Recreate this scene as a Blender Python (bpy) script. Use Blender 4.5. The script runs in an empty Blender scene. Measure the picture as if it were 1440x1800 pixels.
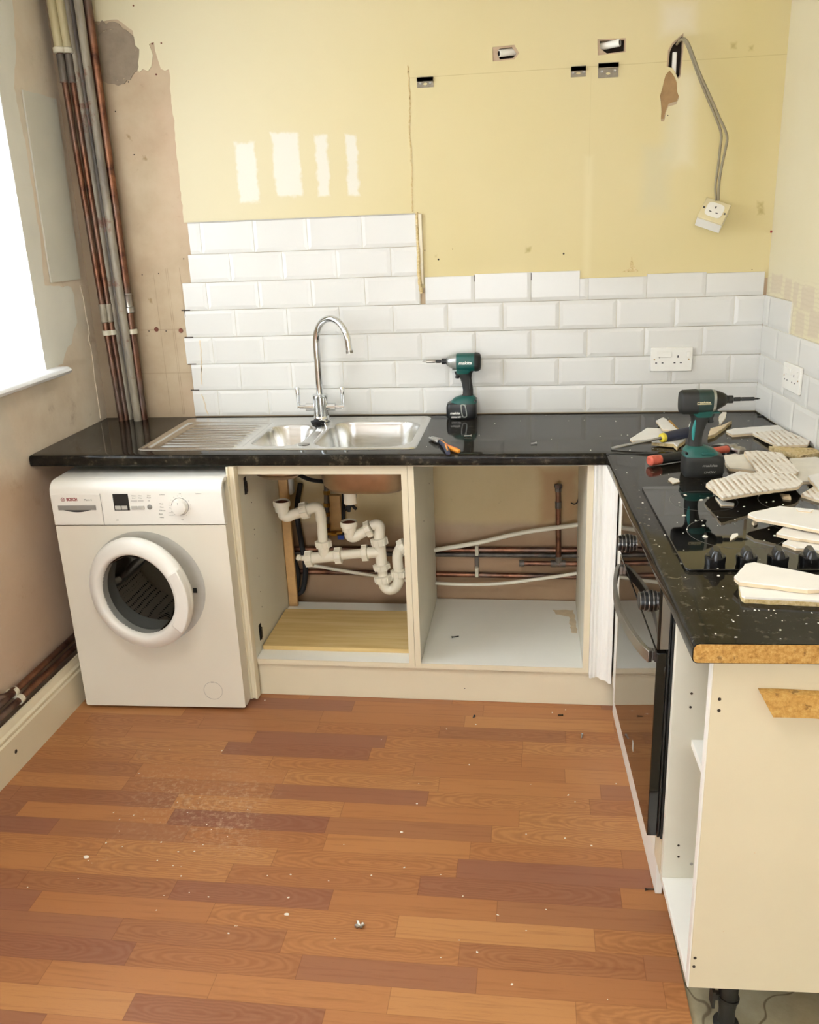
import bpy, math, random
from math import sin, cos, pi, radians
from mathutils import Vector as V, Matrix, noise

# ------------------------------------------------------------------ camera, world, lights, exposure
SC = bpy.context.scene
CAMP = V((1.7391512, -3.30336452, 1.62626229))
PITCH, ROLL, YAW, FPX = -0.320951629, 0.0410325678, -0.145324226, 1557.0026
_f = V((sin(YAW)*cos(PITCH), cos(YAW)*cos(PITCH), sin(PITCH)))
_r = V((cos(YAW), -sin(YAW), 0)); _d = _f.cross(_r)
_r2 = _r*cos(ROLL) + _d*sin(ROLL); _d2 = -_r*sin(ROLL) + _d*cos(ROLL)
cam = bpy.data.cameras.new('camera'); camo = bpy.data.objects.new('camera', cam)
SC.collection.objects.link(camo)
camo.matrix_world = Matrix(((_r2.x, -_d2.x, -_f.x, CAMP.x), (_r2.y, -_d2.y, -_f.y, CAMP.y), (_r2.z, -_d2.z, -_f.z, CAMP.z), (0, 0, 0, 1)))
cam.sensor_fit = 'VERTICAL'; cam.sensor_height = 36; cam.lens = FPX*36/1800; cam.clip_start = .05
SC.camera = camo
SC.view_settings.view_transform = 'Standard'; SC.view_settings.look = 'None'
SC.view_settings.gamma = 1; SC.view_settings.use_curve_mapping = False
SC.view_settings.exposure = 0.85
W = bpy.data.worlds.new('world'); SC.world = W; W.use_nodes = True
W.node_tree.nodes['Background'].inputs[0].default_value = (.88, .94, 1, 1)
W.node_tree.nodes['Background'].inputs[1].default_value = 3.0

def area(name, loc, direction, sx, sy, power, color):
    l = bpy.data.lights.new(name, 'AREA'); l.shape = 'RECTANGLE'; l.size = sx; l.size_y = sy
    l.energy = power; l.color = color
    o = bpy.data.objects.new(name, l); SC.collection.objects.link(o); o.location = loc
    o.rotation_euler = V(direction).to_track_quat('-Z', 'Z').to_euler()
    return o
area('window_daylight', (-.42, -1.5, 1.75), (1, -.15, -.35), 1.9, 1.15, 28, (.88, .95, 1))
area('rear_fill_light', (1.35, -7.45, 1.3), (0, 1, -.03), 2.1, 2.1, 44, (.96, .975, 1))  # frontal fill added behind the camera, shining through the unseen opening
area('ceiling_fill_light', (1.25, -2.45, 2.425), (0, 0, -1), .58, .58, 13, (1, .97, .92))  # overhead fill, added to brighten base boards, worktop and floor

# ------------------------------------------------------------------ placing helpers
def at(u, v, ax, val):
    """point where the line of sight through (u, v) meets the plane axis = val"""
    d = _r2*((u-720)/FPX) + _d2*((v-900)/FPX) + _f
    i = 'xyz'.index(ax); t = (val-CAMP[i])/d[i]
    return CAMP + d*t
def at_plane(u, v, P0, n):
    d = _r2*((u-720)/FPX) + _d2*((v-900)/FPX) + _f
    t = (P0-CAMP).dot(n)/d.dot(n); return CAMP + d*t
AL = .041
RUN = Matrix.Translation((1.938, 0, 0)) @ Matrix.Rotation(AL, 4, 'Z')      # frame of the right-hand run
RUNI = RUN.inverted()
def R_(x, y, z): return RUN @ V((x, y, z))
RWD = V((.088, -1, 0)).normalized()                                        # right wall direction towards the room
RW = Matrix.Translation((2.543, 0, 0)) @ Matrix.Rotation(.0878, 4, 'Z')     # local: x out of wall to +, -y along wall
rnd = random.Random(7)

# ------------------------------------------------------------------ mesh builder
class MB:
    def __init__(s): s.v = []; s.f = []
    def add(s, vs, fs):
        n = len(s.v); s.v += [V(p) for p in vs]; s.f += [tuple(i+n for i in f) for f in fs]; return s
    def box(s, x0, x1, y0, y1, z0, z1):
        return s.add([(x0,y0,z0),(x1,y0,z0),(x1,y1,z0),(x0,y1,z0),(x0,y0,z1),(x1,y0,z1),(x1,y1,z1),(x0,y1,z1)],
                     [(0,3,2,1),(4,5,6,7),(0,1,5,4),(1,2,6,5),(2,3,7,6),(3,0,4,7)])
    def rings(s, rings, closed_ends=True):
        n = len(rings[0]); vs = [p for r in rings for p in r]; fs = []
        for k in range(len(rings)-1):
            for i in range(n):
                j = (i+1) % n; fs.append((k*n+i, k*n+j, (k+1)*n+j, (k+1)*n+i))
        if closed_ends:
            fs.append(tuple(range(n))[::-1]); fs.append(tuple((len(rings)-1)*n+i for i in range(n)))
        return s.add(vs, fs)
    def cyl(s, p0, p1, r0, r1=None, n=20, caps=True):
        p0, p1 = V(p0), V(p1); r1 = r0 if r1 is None else r1
        d = (p1-p0).normalized(); u = d.orthogonal().normalized(); w = d.cross(u)
        return s.rings([[p+u*(r*cos(2*pi*i/n))+w*(r*sin(2*pi*i/n)) for i in range(n)] for p, r in ((p0,r0),(p1,r1))], caps)
    def lathe(s, p0, d, prof, n=32, caps=True):
        """prof: (distance along d, radius)"""
        p0, d = V(p0), V(d).normalized(); u = d.orthogonal().normalized(); w = d.cross(u)
        return s.rings([[p0+d*h+u*(r*cos(2*pi*i/n))+w*(r*sin(2*pi*i/n)) for i in range(n)] for h, r in prof], caps)
    def tube(s, pts, r, n=12, smooth=0, caps=True):
        pts = [V(p) for p in pts]
        if smooth:
            q = []; P = [pts[0]*2-pts[1]] + pts + [pts[-1]*2-pts[-2]]
            for k in range(1, len(P)-2):
                for j in range(smooth):
                    t = j/smooth; a, b, c, d = P[k-1], P[k], P[k+1], P[k+2]
                    q.append(.5*((2*b)+(c-a)*t+(2*a-5*b+4*c-d)*t*t+(-a+3*b-3*c+d)*t**3))
            q.append(pts[-1]); pts = q
        rr = r if callable(r) else (lambda t: r)
        T = []
        for k in range(len(pts)):
            a = pts[max(k-1,0)]; b = pts[min(k+1,len(pts)-1)]; T.append((b-a).normalized())
        u = T[0].orthogonal().normalized(); rings = []
        for k, p in enumerate(pts):
            u = (u - T[k]*u.dot(T[k])).normalized(); w = T[k].cross(u); R = rr(k/(len(pts)-1))
            rings.append([p+u*(R*cos(2*pi*i/n))+w*(R*sin(2*pi*i/n)) for i in range(n)])
        return s.rings(rings, caps)
    def loft(s, secs, n=24):
        """secs: (centre, U, W, a, b, exponent)"""
        rings = []
        for c, U, Wv, a, b, e in secs:
            c, U, Wv = V(c), V(U), V(Wv); r = []
            for i in range(n):
                t = 2*pi*i/n; ct, st = cos(t), sin(t)
                r.append(c + U*(a*math.copysign(abs(ct)**(2/e), ct)) + Wv*(b*math.copysign(abs(st)**(2/e), st)))
            rings.append(r)
        return s.rings(rings)
    def prism(s, poly, fn, d0, d1):
        """poly 2D points, fn(a, b, depth) -> point"""
        n = len(poly); vs = [fn(a,b,d0) for a,b in poly]+[fn(a,b,d1) for a,b in poly]
        fs = [tuple(range(n))[::-1], tuple(range(n,2*n))]+[(i,(i+1)%n,n+(i+1)%n,n+i) for i in range(n)]
        return s.add(vs, fs)
    def sheet(s, outlines, fn, d0, d1):
        """filled outline with holes, extruded; first outline is the outside"""
        cu = bpy.data.curves.new('t', 'CURVE'); cu.dimensions = '2D'; cu.fill_mode = 'BOTH'; cu.extrude = .5
        for o in outlines:
            sp = cu.splines.new('POLY'); sp.points.add(len(o)-1)
            for p, (a, b) in zip(sp.points, o): p.co = (a, b, 0, 1)
            sp.use_cyclic_u = True
        ob = bpy.data.objects.new('t', cu); SC.collection.objects.link(ob)
        dg = bpy.context.evaluated_depsgraph_get(); me = ob.evaluated_get(dg).to_mesh()
        s.add([fn(p.co.x, p.co.y, d0 if p.co.z < 0 else d1) for p in me.vertices], [tuple(p.vertices) for p in me.polygons])
        bpy.data.objects.remove(ob); bpy.data.curves.remove(cu); return s
    def text(s, txt, size, P, right, up, depth=.0006, shear=0, align='CENTER', weight=0, sx=1):
        cu = bpy.data.curves.new('t', 'FONT'); cu.body = txt; cu.size = size; cu.shear = shear
        cu.align_x = align; cu.align_y = 'CENTER'; cu.extrude = .5; cu.offset = weight; cu.resolution_u = 3
        ob = bpy.data.objects.new('t', cu); SC.collection.objects.link(ob)
        dg = bpy.context.evaluated_depsgraph_get(); me = ob.evaluated_get(dg).to_mesh()
        P, right, up = V(P), V(right).normalized(), V(up).normalized(); nn = right.cross(up)
        s.add([P+right*(p.co.x*sx)+up*p.co.y+nn*(depth*(1 if p.co.z > 0 else -.2)) for p in me.vertices], [tuple(p.vertices) for p in me.polygons])
        bpy.data.objects.remove(ob); bpy.data.curves.remove(cu); return s
    def xf(s, M): s.v = [M @ p for p in s.v]; return s

COL = SC.collection
def obj(name, mb, mat, parent=None, bevel=0, sharp=35, origin=None, flat=False, seg=2, fix=True):
    """links mb as one mesh object; mb is in world coordinates"""
    me = bpy.data.meshes.new(name)
    if parent is not None: Mi = MW[parent.name].inverted(); vs = [Mi @ p for p in mb.v]
    else:
        o_ = V(origin) if origin is not None else V((0,0,0)); vs = [p-o_ for p in mb.v]
    me.from_pydata([tuple(p) for p in vs], [], mb.f); me.validate()
    if fix:
        import bmesh
        bm = bmesh.new(); bm.from_mesh(me); bmesh.ops.remove_doubles(bm, verts=bm.verts, dist=1e-6)
        bmesh.ops.recalc_face_normals(bm, faces=bm.faces); bm.to_mesh(me); bm.free()
    me.materials.append(mat)
    if not flat:
        me.polygons.foreach_set('use_smooth', [True]*len(me.polygons)); me.set_sharp_from_angle(angle=radians(sharp))
    o = bpy.data.objects.new(name, me); COL.objects.link(o)
    if parent is not None:
        o.parent = parent; MW[o.name] = MW[parent.name].copy()
    else:
        o.location = o_; MW[o.name] = Matrix.Translation(o_)
    if bevel:
        m = o.modifiers.new('bevel', 'BEVEL'); m.width = bevel; m.segments = seg; m.limit_method = 'ANGLE'; m.angle_limit = radians(40)
    return o
MW = {}
def tag(o, label, cat, group=None, kind=None):
    o['label'] = label; o['category'] = cat
    if group: o['group'] = group
    if kind: o['kind'] = kind
    return o
def thing(name, label, cat, loc=(0,0,0), rotz=0, group=None, M=None):
    o = bpy.data.objects.new(name, None); COL.objects.link(o); o.empty_display_size = .05
    M = M if M is not None else Matrix.Translation(loc) @ Matrix.Rotation(rotz, 4, 'Z')
    o.matrix_world = M; MW[o.name] = M.copy(); return tag(o, label, cat, group)
def struct(name, mb, mat, parent=None, **k):
    o = obj(name, mb, mat, parent, **k)
    if parent is None: o['kind'] = 'structure'
    return o
def plab(o, label): o['label'] = label; return o

# ------------------------------------------------------------------ materials
def col(h):
    h = h.lstrip('#'); c = [int(h[i:i+2], 16)/255 for i in (0, 2, 4)]
    return tuple(((x+.055)/1.055)**2.4 if x > .04045 else x/12.92 for x in c) + (1,)
class NT:
    def __init__(s, name):
        s.m = bpy.data.materials.new(name); s.m.use_nodes = True; s.t = s.m.node_tree
        s.b = s.t.nodes['Principled BSDF']; s.tc = s.n('ShaderNodeTexCoord').outputs['Object']
        s._sep = None
    def n(s, typ, **k):
        nd = s.t.nodes.new(typ)
        for a, b in k.items(): setattr(nd, a, b)
        return nd
    def l(s, a, b): s.t.links.new(a, b)
    def inp(s, nd, i, v):
        if isinstance(v, bpy.types.NodeSocket): s.l(v, nd.inputs[i])
        elif v is not None: nd.inputs[i].default_value = v
    def math(s, op, a, b=None, c=None, clamp=False):
        nd = s.n('ShaderNodeMath', operation=op, use_clamp=clamp)
        s.inp(nd, 0, a); s.inp(nd, 1, b); s.inp(nd, 2, c); return nd.outputs[0]
    def xyz(s):
        if s._sep is None:
            s._sep = s.n('ShaderNodeSeparateXYZ'); s.l(s.tc, s._sep.inputs[0])
        return s._sep.outputs
    def comb(s, x, y, z):
        nd = s.n('ShaderNodeCombineXYZ'); s.inp(nd, 0, x); s.inp(nd, 1, y); s.inp(nd, 2, z); return nd.outputs[0]
    def noise(s, scale, detail=4, rough=.55, vec=None, dist=0):
        nd = s.n('ShaderNodeTexNoise'); nd.inputs['Scale'].default_value = scale; nd.inputs['Detail'].default_value = detail
        nd.inputs['Roughness'].default_value = rough; nd.inputs['Distortion'].default_value = dist
        s.l(vec if vec is not None else s.tc, nd.inputs['Vector']); return nd.outputs['Fac']
    def ramp(s, fac, stops, interp='LINEAR'):
        nd = s.n('ShaderNodeValToRGB'); s.l(fac, nd.inputs[0]); cr = nd.color_ramp; cr.interpolation = interp
        while len(cr.elements) < len(stops): cr.elements.new(.5)
        for e, (p, c) in zip(cr.elements, stops): e.position = p; e.color = c if len(c) == 4 else (*c, 1)
        return nd.outputs[0]
    def step(s, x, a, b):
        nd = s.n('ShaderNodeMapRange'); nd.interpolation_type = 'SMOOTHSTEP'; s.inp(nd, 0, x)
        nd.inputs[1].default_value = a; nd.inputs[2].default_value = b; nd.inputs[3].default_value = 0; nd.inputs[4].default_value = 1
        return nd.outputs[0]
    def mix(s, fac, a, b, mode='MIX'):
        nd = s.n('ShaderNodeMix', data_type='RGBA', blend_type=mode); s.inp(nd, 0, fac)
        s.inp(nd, 6, a); s.inp(nd, 7, b); return nd.outputs[2]
    def boxm(s, a, b, ca, ha, cb, hb, soft, wob=None):
        """mask of a box in the plane (a, b)"""
        da = s.math('SUBTRACT', s.math('ABSOLUTE', s.math('SUBTRACT', a, ca)), ha)
        db = s.math('SUBTRACT', s.math('ABSOLUTE', s.math('SUBTRACT', b, cb)), hb)
        d = s.math('MAXIMUM', da, db)
        if wob is not None: d = s.math('ADD', d, wob)
        return s.math('SUBTRACT', 1.0, s.step(d, -soft, soft))
    def bump(s, h, strength=.2, dist=.002):
        nd = s.n('ShaderNodeBump'); nd.inputs['Strength'].default_value = strength; nd.inputs['Distance'].default_value = dist
        s.l(h, nd.inputs['Height']); s.l(nd.outputs[0], s.b.inputs['Normal'])
    def out(s, c=None, rough=.5, metal=0, spec=None, **k):
        s.inp(s.b, 'Base Color', c); s.inp(s.b, 'Roughness', rough); s.inp(s.b, 'Metallic', metal)
        if spec is not None: s.b.inputs['Specular IOR Level'].default_value = spec
        for a, v in k.items(): s.inp(s.b, a.replace('_', ' '), v)
        return s.m
def simple(name, c, rough=.5, metal=0, var=.06, scale=18, bump=0, **k):
    s = NT(name); c = col(c) if isinstance(c, str) else c
    f = s.noise(scale, 5); a = tuple(min(1, x*(1-var)) for x in c[:3])+(1,); b = tuple(min(1, x*(1+var)) for x in c[:3])+(1,)
    cc = s.ramp(f, [(.3, a), (.7, b)])
    if bump: s.bump(s.noise(scale*8, 4), bump, .001)
    return s.out(cc, rough, metal, **k)

M = {}
M['white_plastic'] = simple('white_plastic', '#e9e6dd', .35, var=.02)
M['pipe_plastic'] = simple('waste_pipe_plastic', '#e6dfcb', .38, var=.05, scale=12)
M['appliance'] = simple('appliance_enamel', '#dcd6c6', .32, var=.015, scale=4)
M['appliance_white'] = simple('appliance_white_plastic', '#e4e1d8', .3, var=.015, scale=4)
M['seal'] = simple('grey_seal', '#8f8f8b', .6)
M['grey_plastic'] = simple('grey_plastic', '#8a8781', .45)
M['pale_grey'] = simple('pale_grey_plastic', '#b9b6ad', .45)
M['dark'] = simple('dark_plastic', '#191b1c', .4)
M['dark_rubber'] = simple('dark_rubber', '#1b1c1e', .75, bump=.2)
M['ink'] = simple('grey_print', '#77746c', .6)
M['ink_dark'] = simple('dark_print', '#38373a', .6)
M['red_ink'] = simple('red_print', '#8e2c2c', .5)
M['white_ink'] = simple('white_print', '#eceae2', .5)
M['chrome'] = simple('chrome', '#dfe1e2', .07, 1, var=.01)
M['steel'] = simple('tool_steel', '#a9a7a2', .3, 1, var=.1, scale=40)
M['dark_steel'] = simple('blackened_steel', '#34332f', .4, .8, var=.15, scale=40)
M['bracket'] = simple('bracket_steel', '#877d6c', .5, .35, var=.15, scale=60)
M['laminate_cream'] = simple('cream_cabinet_laminate', '#dbd0b4', .42, var=.02, scale=5)
M['laminate_white'] = simple('white_cabinet_laminate', '#efede3', .42, var=.02, scale=5)
M['laminate_inner'] = simple('cabinet_carcass_lining', '#dddac9', .45, var=.03, scale=6)
M['gloss_white'] = simple('white_painted_moulding', '#ecebe4', .3, var=.01)
M['void'] = simple('wall_cavity', '#3a2f25', .95, var=.2)
M['brown_hole'] = simple('brown_plug', '#6b3a28', .8)
M['teal'] = simple('teal_tool_casing', '#11544e', .42, var=.08, scale=25)
M['teal_dirty'] = simple('grimy_dark_teal_casing', '#1a3330', .5, var=.25, scale=45)
M['teal_light'] = simple('teal_rubber_insert', '#2d8a86', .5)
M['tool_black'] = simple('black_tool_grip', '#20211f', .6, var=.12, scale=60, bump=.25)
M['nose'] = simple('cast_nose', '#a9aba6', .32, .75, var=.12, scale=50)
M['orange'] = simple('orange_grip', '#e0912a', .42)
M['navy'] = simple('navy_grip', '#262c42', .5)
M['yellow_grip'] = simple('yellow_collar', '#d9c437', .45)
M['red_grip'] = simple('worn_red_grip', '#c9614c', .5, var=.18, scale=60)
M['blue'] = simple('blue_valve', '#2c4aa3', .45)
M['brass'] = simple('brass', '#a9823f', .35, .9, var=.15)
M['cable'] = simple('grey_cable', '#8d8268', .55, var=.05)
M['batten'] = simple('raw_timber', '#c39a63', .65, var=.12, scale=30)
M['socket_beige'] = simple('aged_socket_plastic', '#d8cba2', .4, var=.03)
M['cement'] = simple('grey_mortar', '#8b7c69', .95, var=.12, scale=26, bump=.5)
M['mortar_tan'] = simple('tan_mortar', '#a08058', .95, var=.14, scale=30, bump=.5)
M['plaster_white'] = simple('white_filler', '#e3ded2', .8, var=.05, scale=30, bump=.3)
M['window_white'] = simple('white_window_gloss', '#eceeef', .3, var=.01)
M['ceiling'] = simple('ceiling_paint', '#efece4', .9, var=.02)

def glass_mat():
    s = NT('window_glass'); m = s.out((1,1,1,1), .02); s.b.inputs['Transmission Weight'].default_value = 1; s.b.inputs['IOR'].default_value = 1.01
    return m
M['pane'] = glass_mat()
def door_glass():
    s = NT('machine_door_glass'); s.out((.30,.31,.31,1), .03); s.b.inputs['Transmission Weight'].default_value = 1; s.b.inputs['IOR'].default_value = 1.04
    return s.m
M['porthole'] = door_glass()
def paint_back():
    s = NT('yellow_wall_paint'); x, y, z = s.xyz()
    base = s.ramp(s.noise(1.1, 3), [(.3, col('#d0c08c')), (.7, col('#d5c698'))])
    # paler towards the left of the wall
    base = s.mix(s.math('MULTIPLY', s.math('SUBTRACT', 1.0, s.step(x, .3, 1.6)), .75), base, col('#cdc4a6'))
    wob = s.math('MULTIPLY', s.math('SUBTRACT', s.noise(9, 4), .5), .035)
    wf = s.math('MULTIPLY', s.math('SUBTRACT', s.noise(30, 4), .5), .03)
    for cx, hx, cz, hz in ((.717, .036, 1.80, .10), (.865, .048, 1.82, .105), (.995, .021, 1.81, .10), (1.103, .019, 1.81, .10)):
        base = s.mix(s.math('MULTIPLY', s.boxm(x, z, cx, hx, cz, hz, .006, wf), .75), base, col('#dcd9d0'))
    for cx, hx, cz, hz, c in ((2.20, .05, 2.2, .04, '#ddd3bd'), (2.235, .03, 1.9, .14, '#ddd4b6'), (2.15, .045, 1.72, .10, '#c9c09c'), (2.19, .02, 1.86, .09, '#d0c8a6')):
        base = s.mix(s.math('MULTIPLY', s.boxm(x, z, cx, hx, cz, hz, .03, wob), .6), base, col(c))
    # deeper ochre beside the cable run
    base = s.mix(s.math('MULTIPLY', s.boxm(x, z, 2.42, .09, 1.95, .38, .14, wob), .45), base, col('#cdbb78'))
    # scored line left by the wall units
    ln = s.math('ADD', s.math('MULTIPLY', x, .0), z)
    wl = s.math('MULTIPLY', s.math('SUBTRACT', s.noise(6, 2), .5), .003)
    base = s.mix(s.math('MULTIPLY', s.boxm(x, s.math('ADD', ln, wl), 1.94, .62, 2.076, .0008, .0012), .5), base, col('#a08a5a'))
    base = s.mix(s.math('MULTIPLY', s.boxm(x, z, 1.925, .0008, 1.9, .16, .0012), .3), base, col('#b9a878'))
    base = s.mix(s.math('MULTIPLY', s.boxm(x, z, 1.925, .012, 1.6, .2, .012), .25), base, col('#e6dcb4'))
    for cx, cz, r in ((2.375, 2.11, .005), (2.43, 2.10, .004), (1.39, 1.49, .004), (1.72, 1.5, .006), (2.50, 1.62, .006), (2.503, 1.60, .008)):
        base = s.mix(s.math('MULTIPLY', s.boxm(x, z, cx, r, cz, r, .007, wf), .7), base, col('#a48f55'))
    s.bump(s.noise(40, 3), .06, .002)
    return s.out(base, .55)
M['paint_back'] = paint_back()
def plaster_back():
    s = NT('bare_plaster'); x, y, z = s.xyz()
    base = s.ramp(s.noise(3.2, 7, .6), [(.28, col('#a38c70')), (.5, col('#b4a084')), (.72, col('#c0ae93'))])
    base = s.mix(s.math('MULTIPLY', s.step(s.noise(1.3, 4), .5, .7), .45), base, col('#c9a88e'))
    # shade painted into the plaster colour behind the corner pipes
    wob = s.math('MULTIPLY', s.math('SUBTRACT', s.noise(8, 4), .5), .05)
    base = s.mix(s.math('MULTIPLY', s.boxm(x, z, .13, .11, 1.7, .9, .05, wob), .55), base, col('#82705c'))
    # pencil setting out lines and old adhesive joints
    for c in (.315, .365, .372, .42):
        base = s.mix(s.math('MULTIPLY', s.boxm(x, z, c, .0006, 1.2, .28, .0012, s.math('MULTIPLY', s.math('SUBTRACT', s.noise(20, 3), .5), .004)), .45), base, col('#6b5238'))
    for zz in (1.085, 1.253):
        base = s.mix(s.math('MULTIPLY', s.boxm(x, z, .27, .16, zz, .0006, .0012), .6), base, col('#6b5238'))
    wob3 = s.math('MULTIPLY', s.math('SUBTRACT', s.noise(45, 4), .5), .05)
    for cx, cz in ((.285, 1.94), (.335, 1.87), (.29, 1.36)):
        base = s.mix(s.math('MULTIPLY', s.boxm(x, z, cx, .004, cz, .006, .004, wob3), .7), base, col('#8d7651'))
    # patched upper half and browner areas behind the base units
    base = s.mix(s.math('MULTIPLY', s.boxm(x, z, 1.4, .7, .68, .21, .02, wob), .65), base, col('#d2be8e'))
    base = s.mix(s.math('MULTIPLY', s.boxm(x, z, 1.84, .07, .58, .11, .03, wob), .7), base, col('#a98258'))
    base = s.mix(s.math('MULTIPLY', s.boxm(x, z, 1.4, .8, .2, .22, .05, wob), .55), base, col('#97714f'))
    base = s.mix(s.math('MULTIPLY', s.step(s.noise(24, 6, .7), .6, .75), .35), base, col('#8a765c'))
    s.bump(s.noise(30, 6), .25, .003)
    return s.out(base, .92)
M['plaster_back'] = plaster_back()
def plaster_left():
    s = NT('patchy_side_plaster'); x, y, z = s.xyz()
    base = s.ramp(s.noise(2.6, 7, .62), [(.28, col('#ccb9a2')), (.5, col('#dccdb8')), (.75, col('#e4dbcb'))])
    base = s.mix(s.math('MULTIPLY', s.step(s.noise(1.7, 5, dist=.6), .5, .66), .5), base, col('#c3bdaf'))
    base = s.mix(s.math('MULTIPLY', s.step(s.noise(7, 6, .7), .58, .74), .4), base, col('#987c60'))
    wob = s.math('MULTIPLY', s.math('SUBTRACT', s.noise(6, 4), .5), .16)
    base = s.mix(s.math('MULTIPLY', s.boxm(y, z, -.9, .9, .4, .47, .06, wob), .5), base, col('#b08660'))  # browner low down: plaster tone plus warm shade painted into the colour
    s.bump(s.noise(26, 6), .3, .003)
    return s.out(base, .92)
M['plaster_left'] = plaster_left()
M['paint_left'] = simple('pale_grey_old_paint', '#dedcd2', .7, var=.06, scale=5, bump=.1)
M['board_left'] = simple('grey_board_panel', '#cfcdc1', .75, var=.05, scale=4, bump=.1)
def paint_right():
    s = NT('cream_wall_paint'); x, y, z = s.xyz()
    base = s.ramp(s.noise(1.4, 4), [(.3, col('#d6cba8')), (.7, col('#dcd3b6'))])
    wob = s.math('MULTIPLY', s.math('SUBTRACT', s.noise(16, 4), .5), .03)
    w = s.n('ShaderNodeTexWave', wave_type='BANDS', bands_direction='Z'); w.inputs['Scale'].default_value = 22; w.inputs['Distortion'].default_value = 5
    s.l(s.tc, w.inputs['Vector'])
    for cy, hy, cz, hz in ((-.09, .05, 1.365, .03), (-.2, .03, 1.35, .04), (-.27, .02, 1.345, .035), (-.37, .05, 1.34, .035), (-.33, .035, 1.26, .035), (-.44, .04, 1.27, .04)):
        base = s.mix(s.math('MULTIPLY', s.boxm(y, z, cy, hy, cz, hz, .005, wob), .8), base, col('#cfc0a8'))
    m = s.math('MULTIPLY', s.boxm(y, z, -.32, .3, 1.31, .08, .01, wob), s.math('MULTIPLY', s.step(w.outputs['Fac'], .6, .8), .35))
    base = s.mix(m, base, col('#c9baa0')); s.bump(s.noise(30, 3), .08, .002)
    return s.out(base, .6)
M['paint_right'] = paint_right()
def granite():
    s = NT('black_speckled_laminate'); n1 = s.noise(38, 6, .65); n2 = s.noise(9, 4, dist=1.2); n3 = s.noise(120, 3)
    c = s.ramp(n1, [(.4, col('#161411')), (.58, col('#221f1a')), (.67, col('#453f33')), (.77, col('#6f6755'))])
    v = s.n('ShaderNodeTexVoronoi'); v.inputs['Scale'].default_value = 34; s.l(s.tc, v.inputs['Vector'])
    c = s.mix(s.math('MULTIPLY', s.math('MULTIPLY', s.math('SUBTRACT', 1.0, s.step(v.outputs['Distance'], .10, .26)), s.step(n2, .52, .62)), .55), c, col('#66604f'))
    c = s.mix(s.math('MULTIPLY', s.step(n3, .62, .75), .3), c, col('#5e574a'))
    dust = s.math('MULTIPLY', s.step(s.noise(2.5, 5), .42, .7), .04); c = s.mix(dust, c, col('#9a8f7c'))
    r = s.math('ADD', s.math('MULTIPLY', s.noise(3, 4), .08), .03)
    return s.out(c, r, spec=.12)
M['granite'] = granite()
def chipboard(name, a, b, c):
    s = NT(name); n = s.noise(110, 6, .8); n2 = s.noise(48, 4, .6)
    cc = s.ramp(n, [(.3, col(a)), (.5, col(b)), (.7, col(c))]); cc = s.mix(s.math('MULTIPLY', s.step(n2, .6, .68), .6), cc, col('#5b3a18'))
    s.bump(n, .7, .002); return s.out(cc, .85)
M['chipboard'] = chipboard('raw_chipboard', '#8b6129', '#c2934b', '#dcb876')
M['board_wood'] = chipboard('worn_strip_board', '#a97c3c', '#c99b50', '#dbb873')
def light_wood(name, a, b, c, ax=0):
    s = NT(name); x, y, z = s.xyz()
    vec = s.comb(s.math('MULTIPLY', x, 2.0 if ax == 0 else 30), s.math('MULTIPLY', y, 30 if ax == 0 else 2.0), s.math('MULTIPLY', z, 30 if ax != 2 else 2))
    n = s.noise(1.6, 5, .6, vec, .4); cc = s.ramp(n, [(.3, col(a)), (.55, col(b)), (.8, col(c))])
    ring = s.n('ShaderNodeVectorMath', operation='DISTANCE'); s.l(s.tc, ring.inputs[0]); ring.inputs[1].default_value = (.155, -.30, .0)
    return s.out(cc, .5)
M['shelf_wood'] = light_wood('oak_effect_board', '#c4a468', '#d2b67c', '#dcc594')
def tiles_mat():
    s = NT('white_glazed_tile'); c = s.ramp(s.noise(2.2, 2), [(.3, col('#d3d1ca')), (.7, col('#d9d7d1'))])
    return s.out(c, .24, spec=.35)
M['tile'] = tiles_mat()
M['grout'] = simple('cream_grout', '#d8d2c0', .85, var=.06, scale=60)
M['tile_edge'] = simple('beige_tile_biscuit', '#d9c6a6', .8, var=.1, scale=40)
def tile_back():
    s = NT('ridged_tile_back'); w = s.n('ShaderNodeTexWave', wave_type='BANDS', bands_direction='X', wave_profile='SIN')
    w.inputs['Scale'].default_value = 19; w.inputs['Distortion'].default_value = .8; w.inputs['Detail'].default_value = 3; w.inputs['Detail Scale'].default_value = .7
    s.l(s.tc, w.inputs['Vector'])
    c = s.ramp(w.outputs['Fac'], [(.05, col('#b7a38c')), (.30, col('#e0d8ca')), (.8, col('#ece8e0'))])
    c = s.mix(s.math('MULTIPLY', s.step(s.noise(14, 5, .7), .44, .58), .85), c, col('#e6e0d5'))
    c = s.mix(s.math('MULTIPLY', s.step(s.noise(55, 4, .7), .62, .72), .6), c, col('#8e7a66'))
    s.bump(s.math('MULTIPLY', w.outputs['Fac'], s.math('SUBTRACT', 1.0, s.step(s.noise(14, 5, .7), .44, .58))), .6, .003); return s.out(c, .85)
M['tile_back'] = tile_back()
M['tile_face'] = simple('broken_tile_face', '#e8e5de', .3, var=.03, scale=14)
M['plasterboard'] = chipboard('torn_plasterboard', '#a98f55', '#cdb684', '#e2d3ae')
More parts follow.
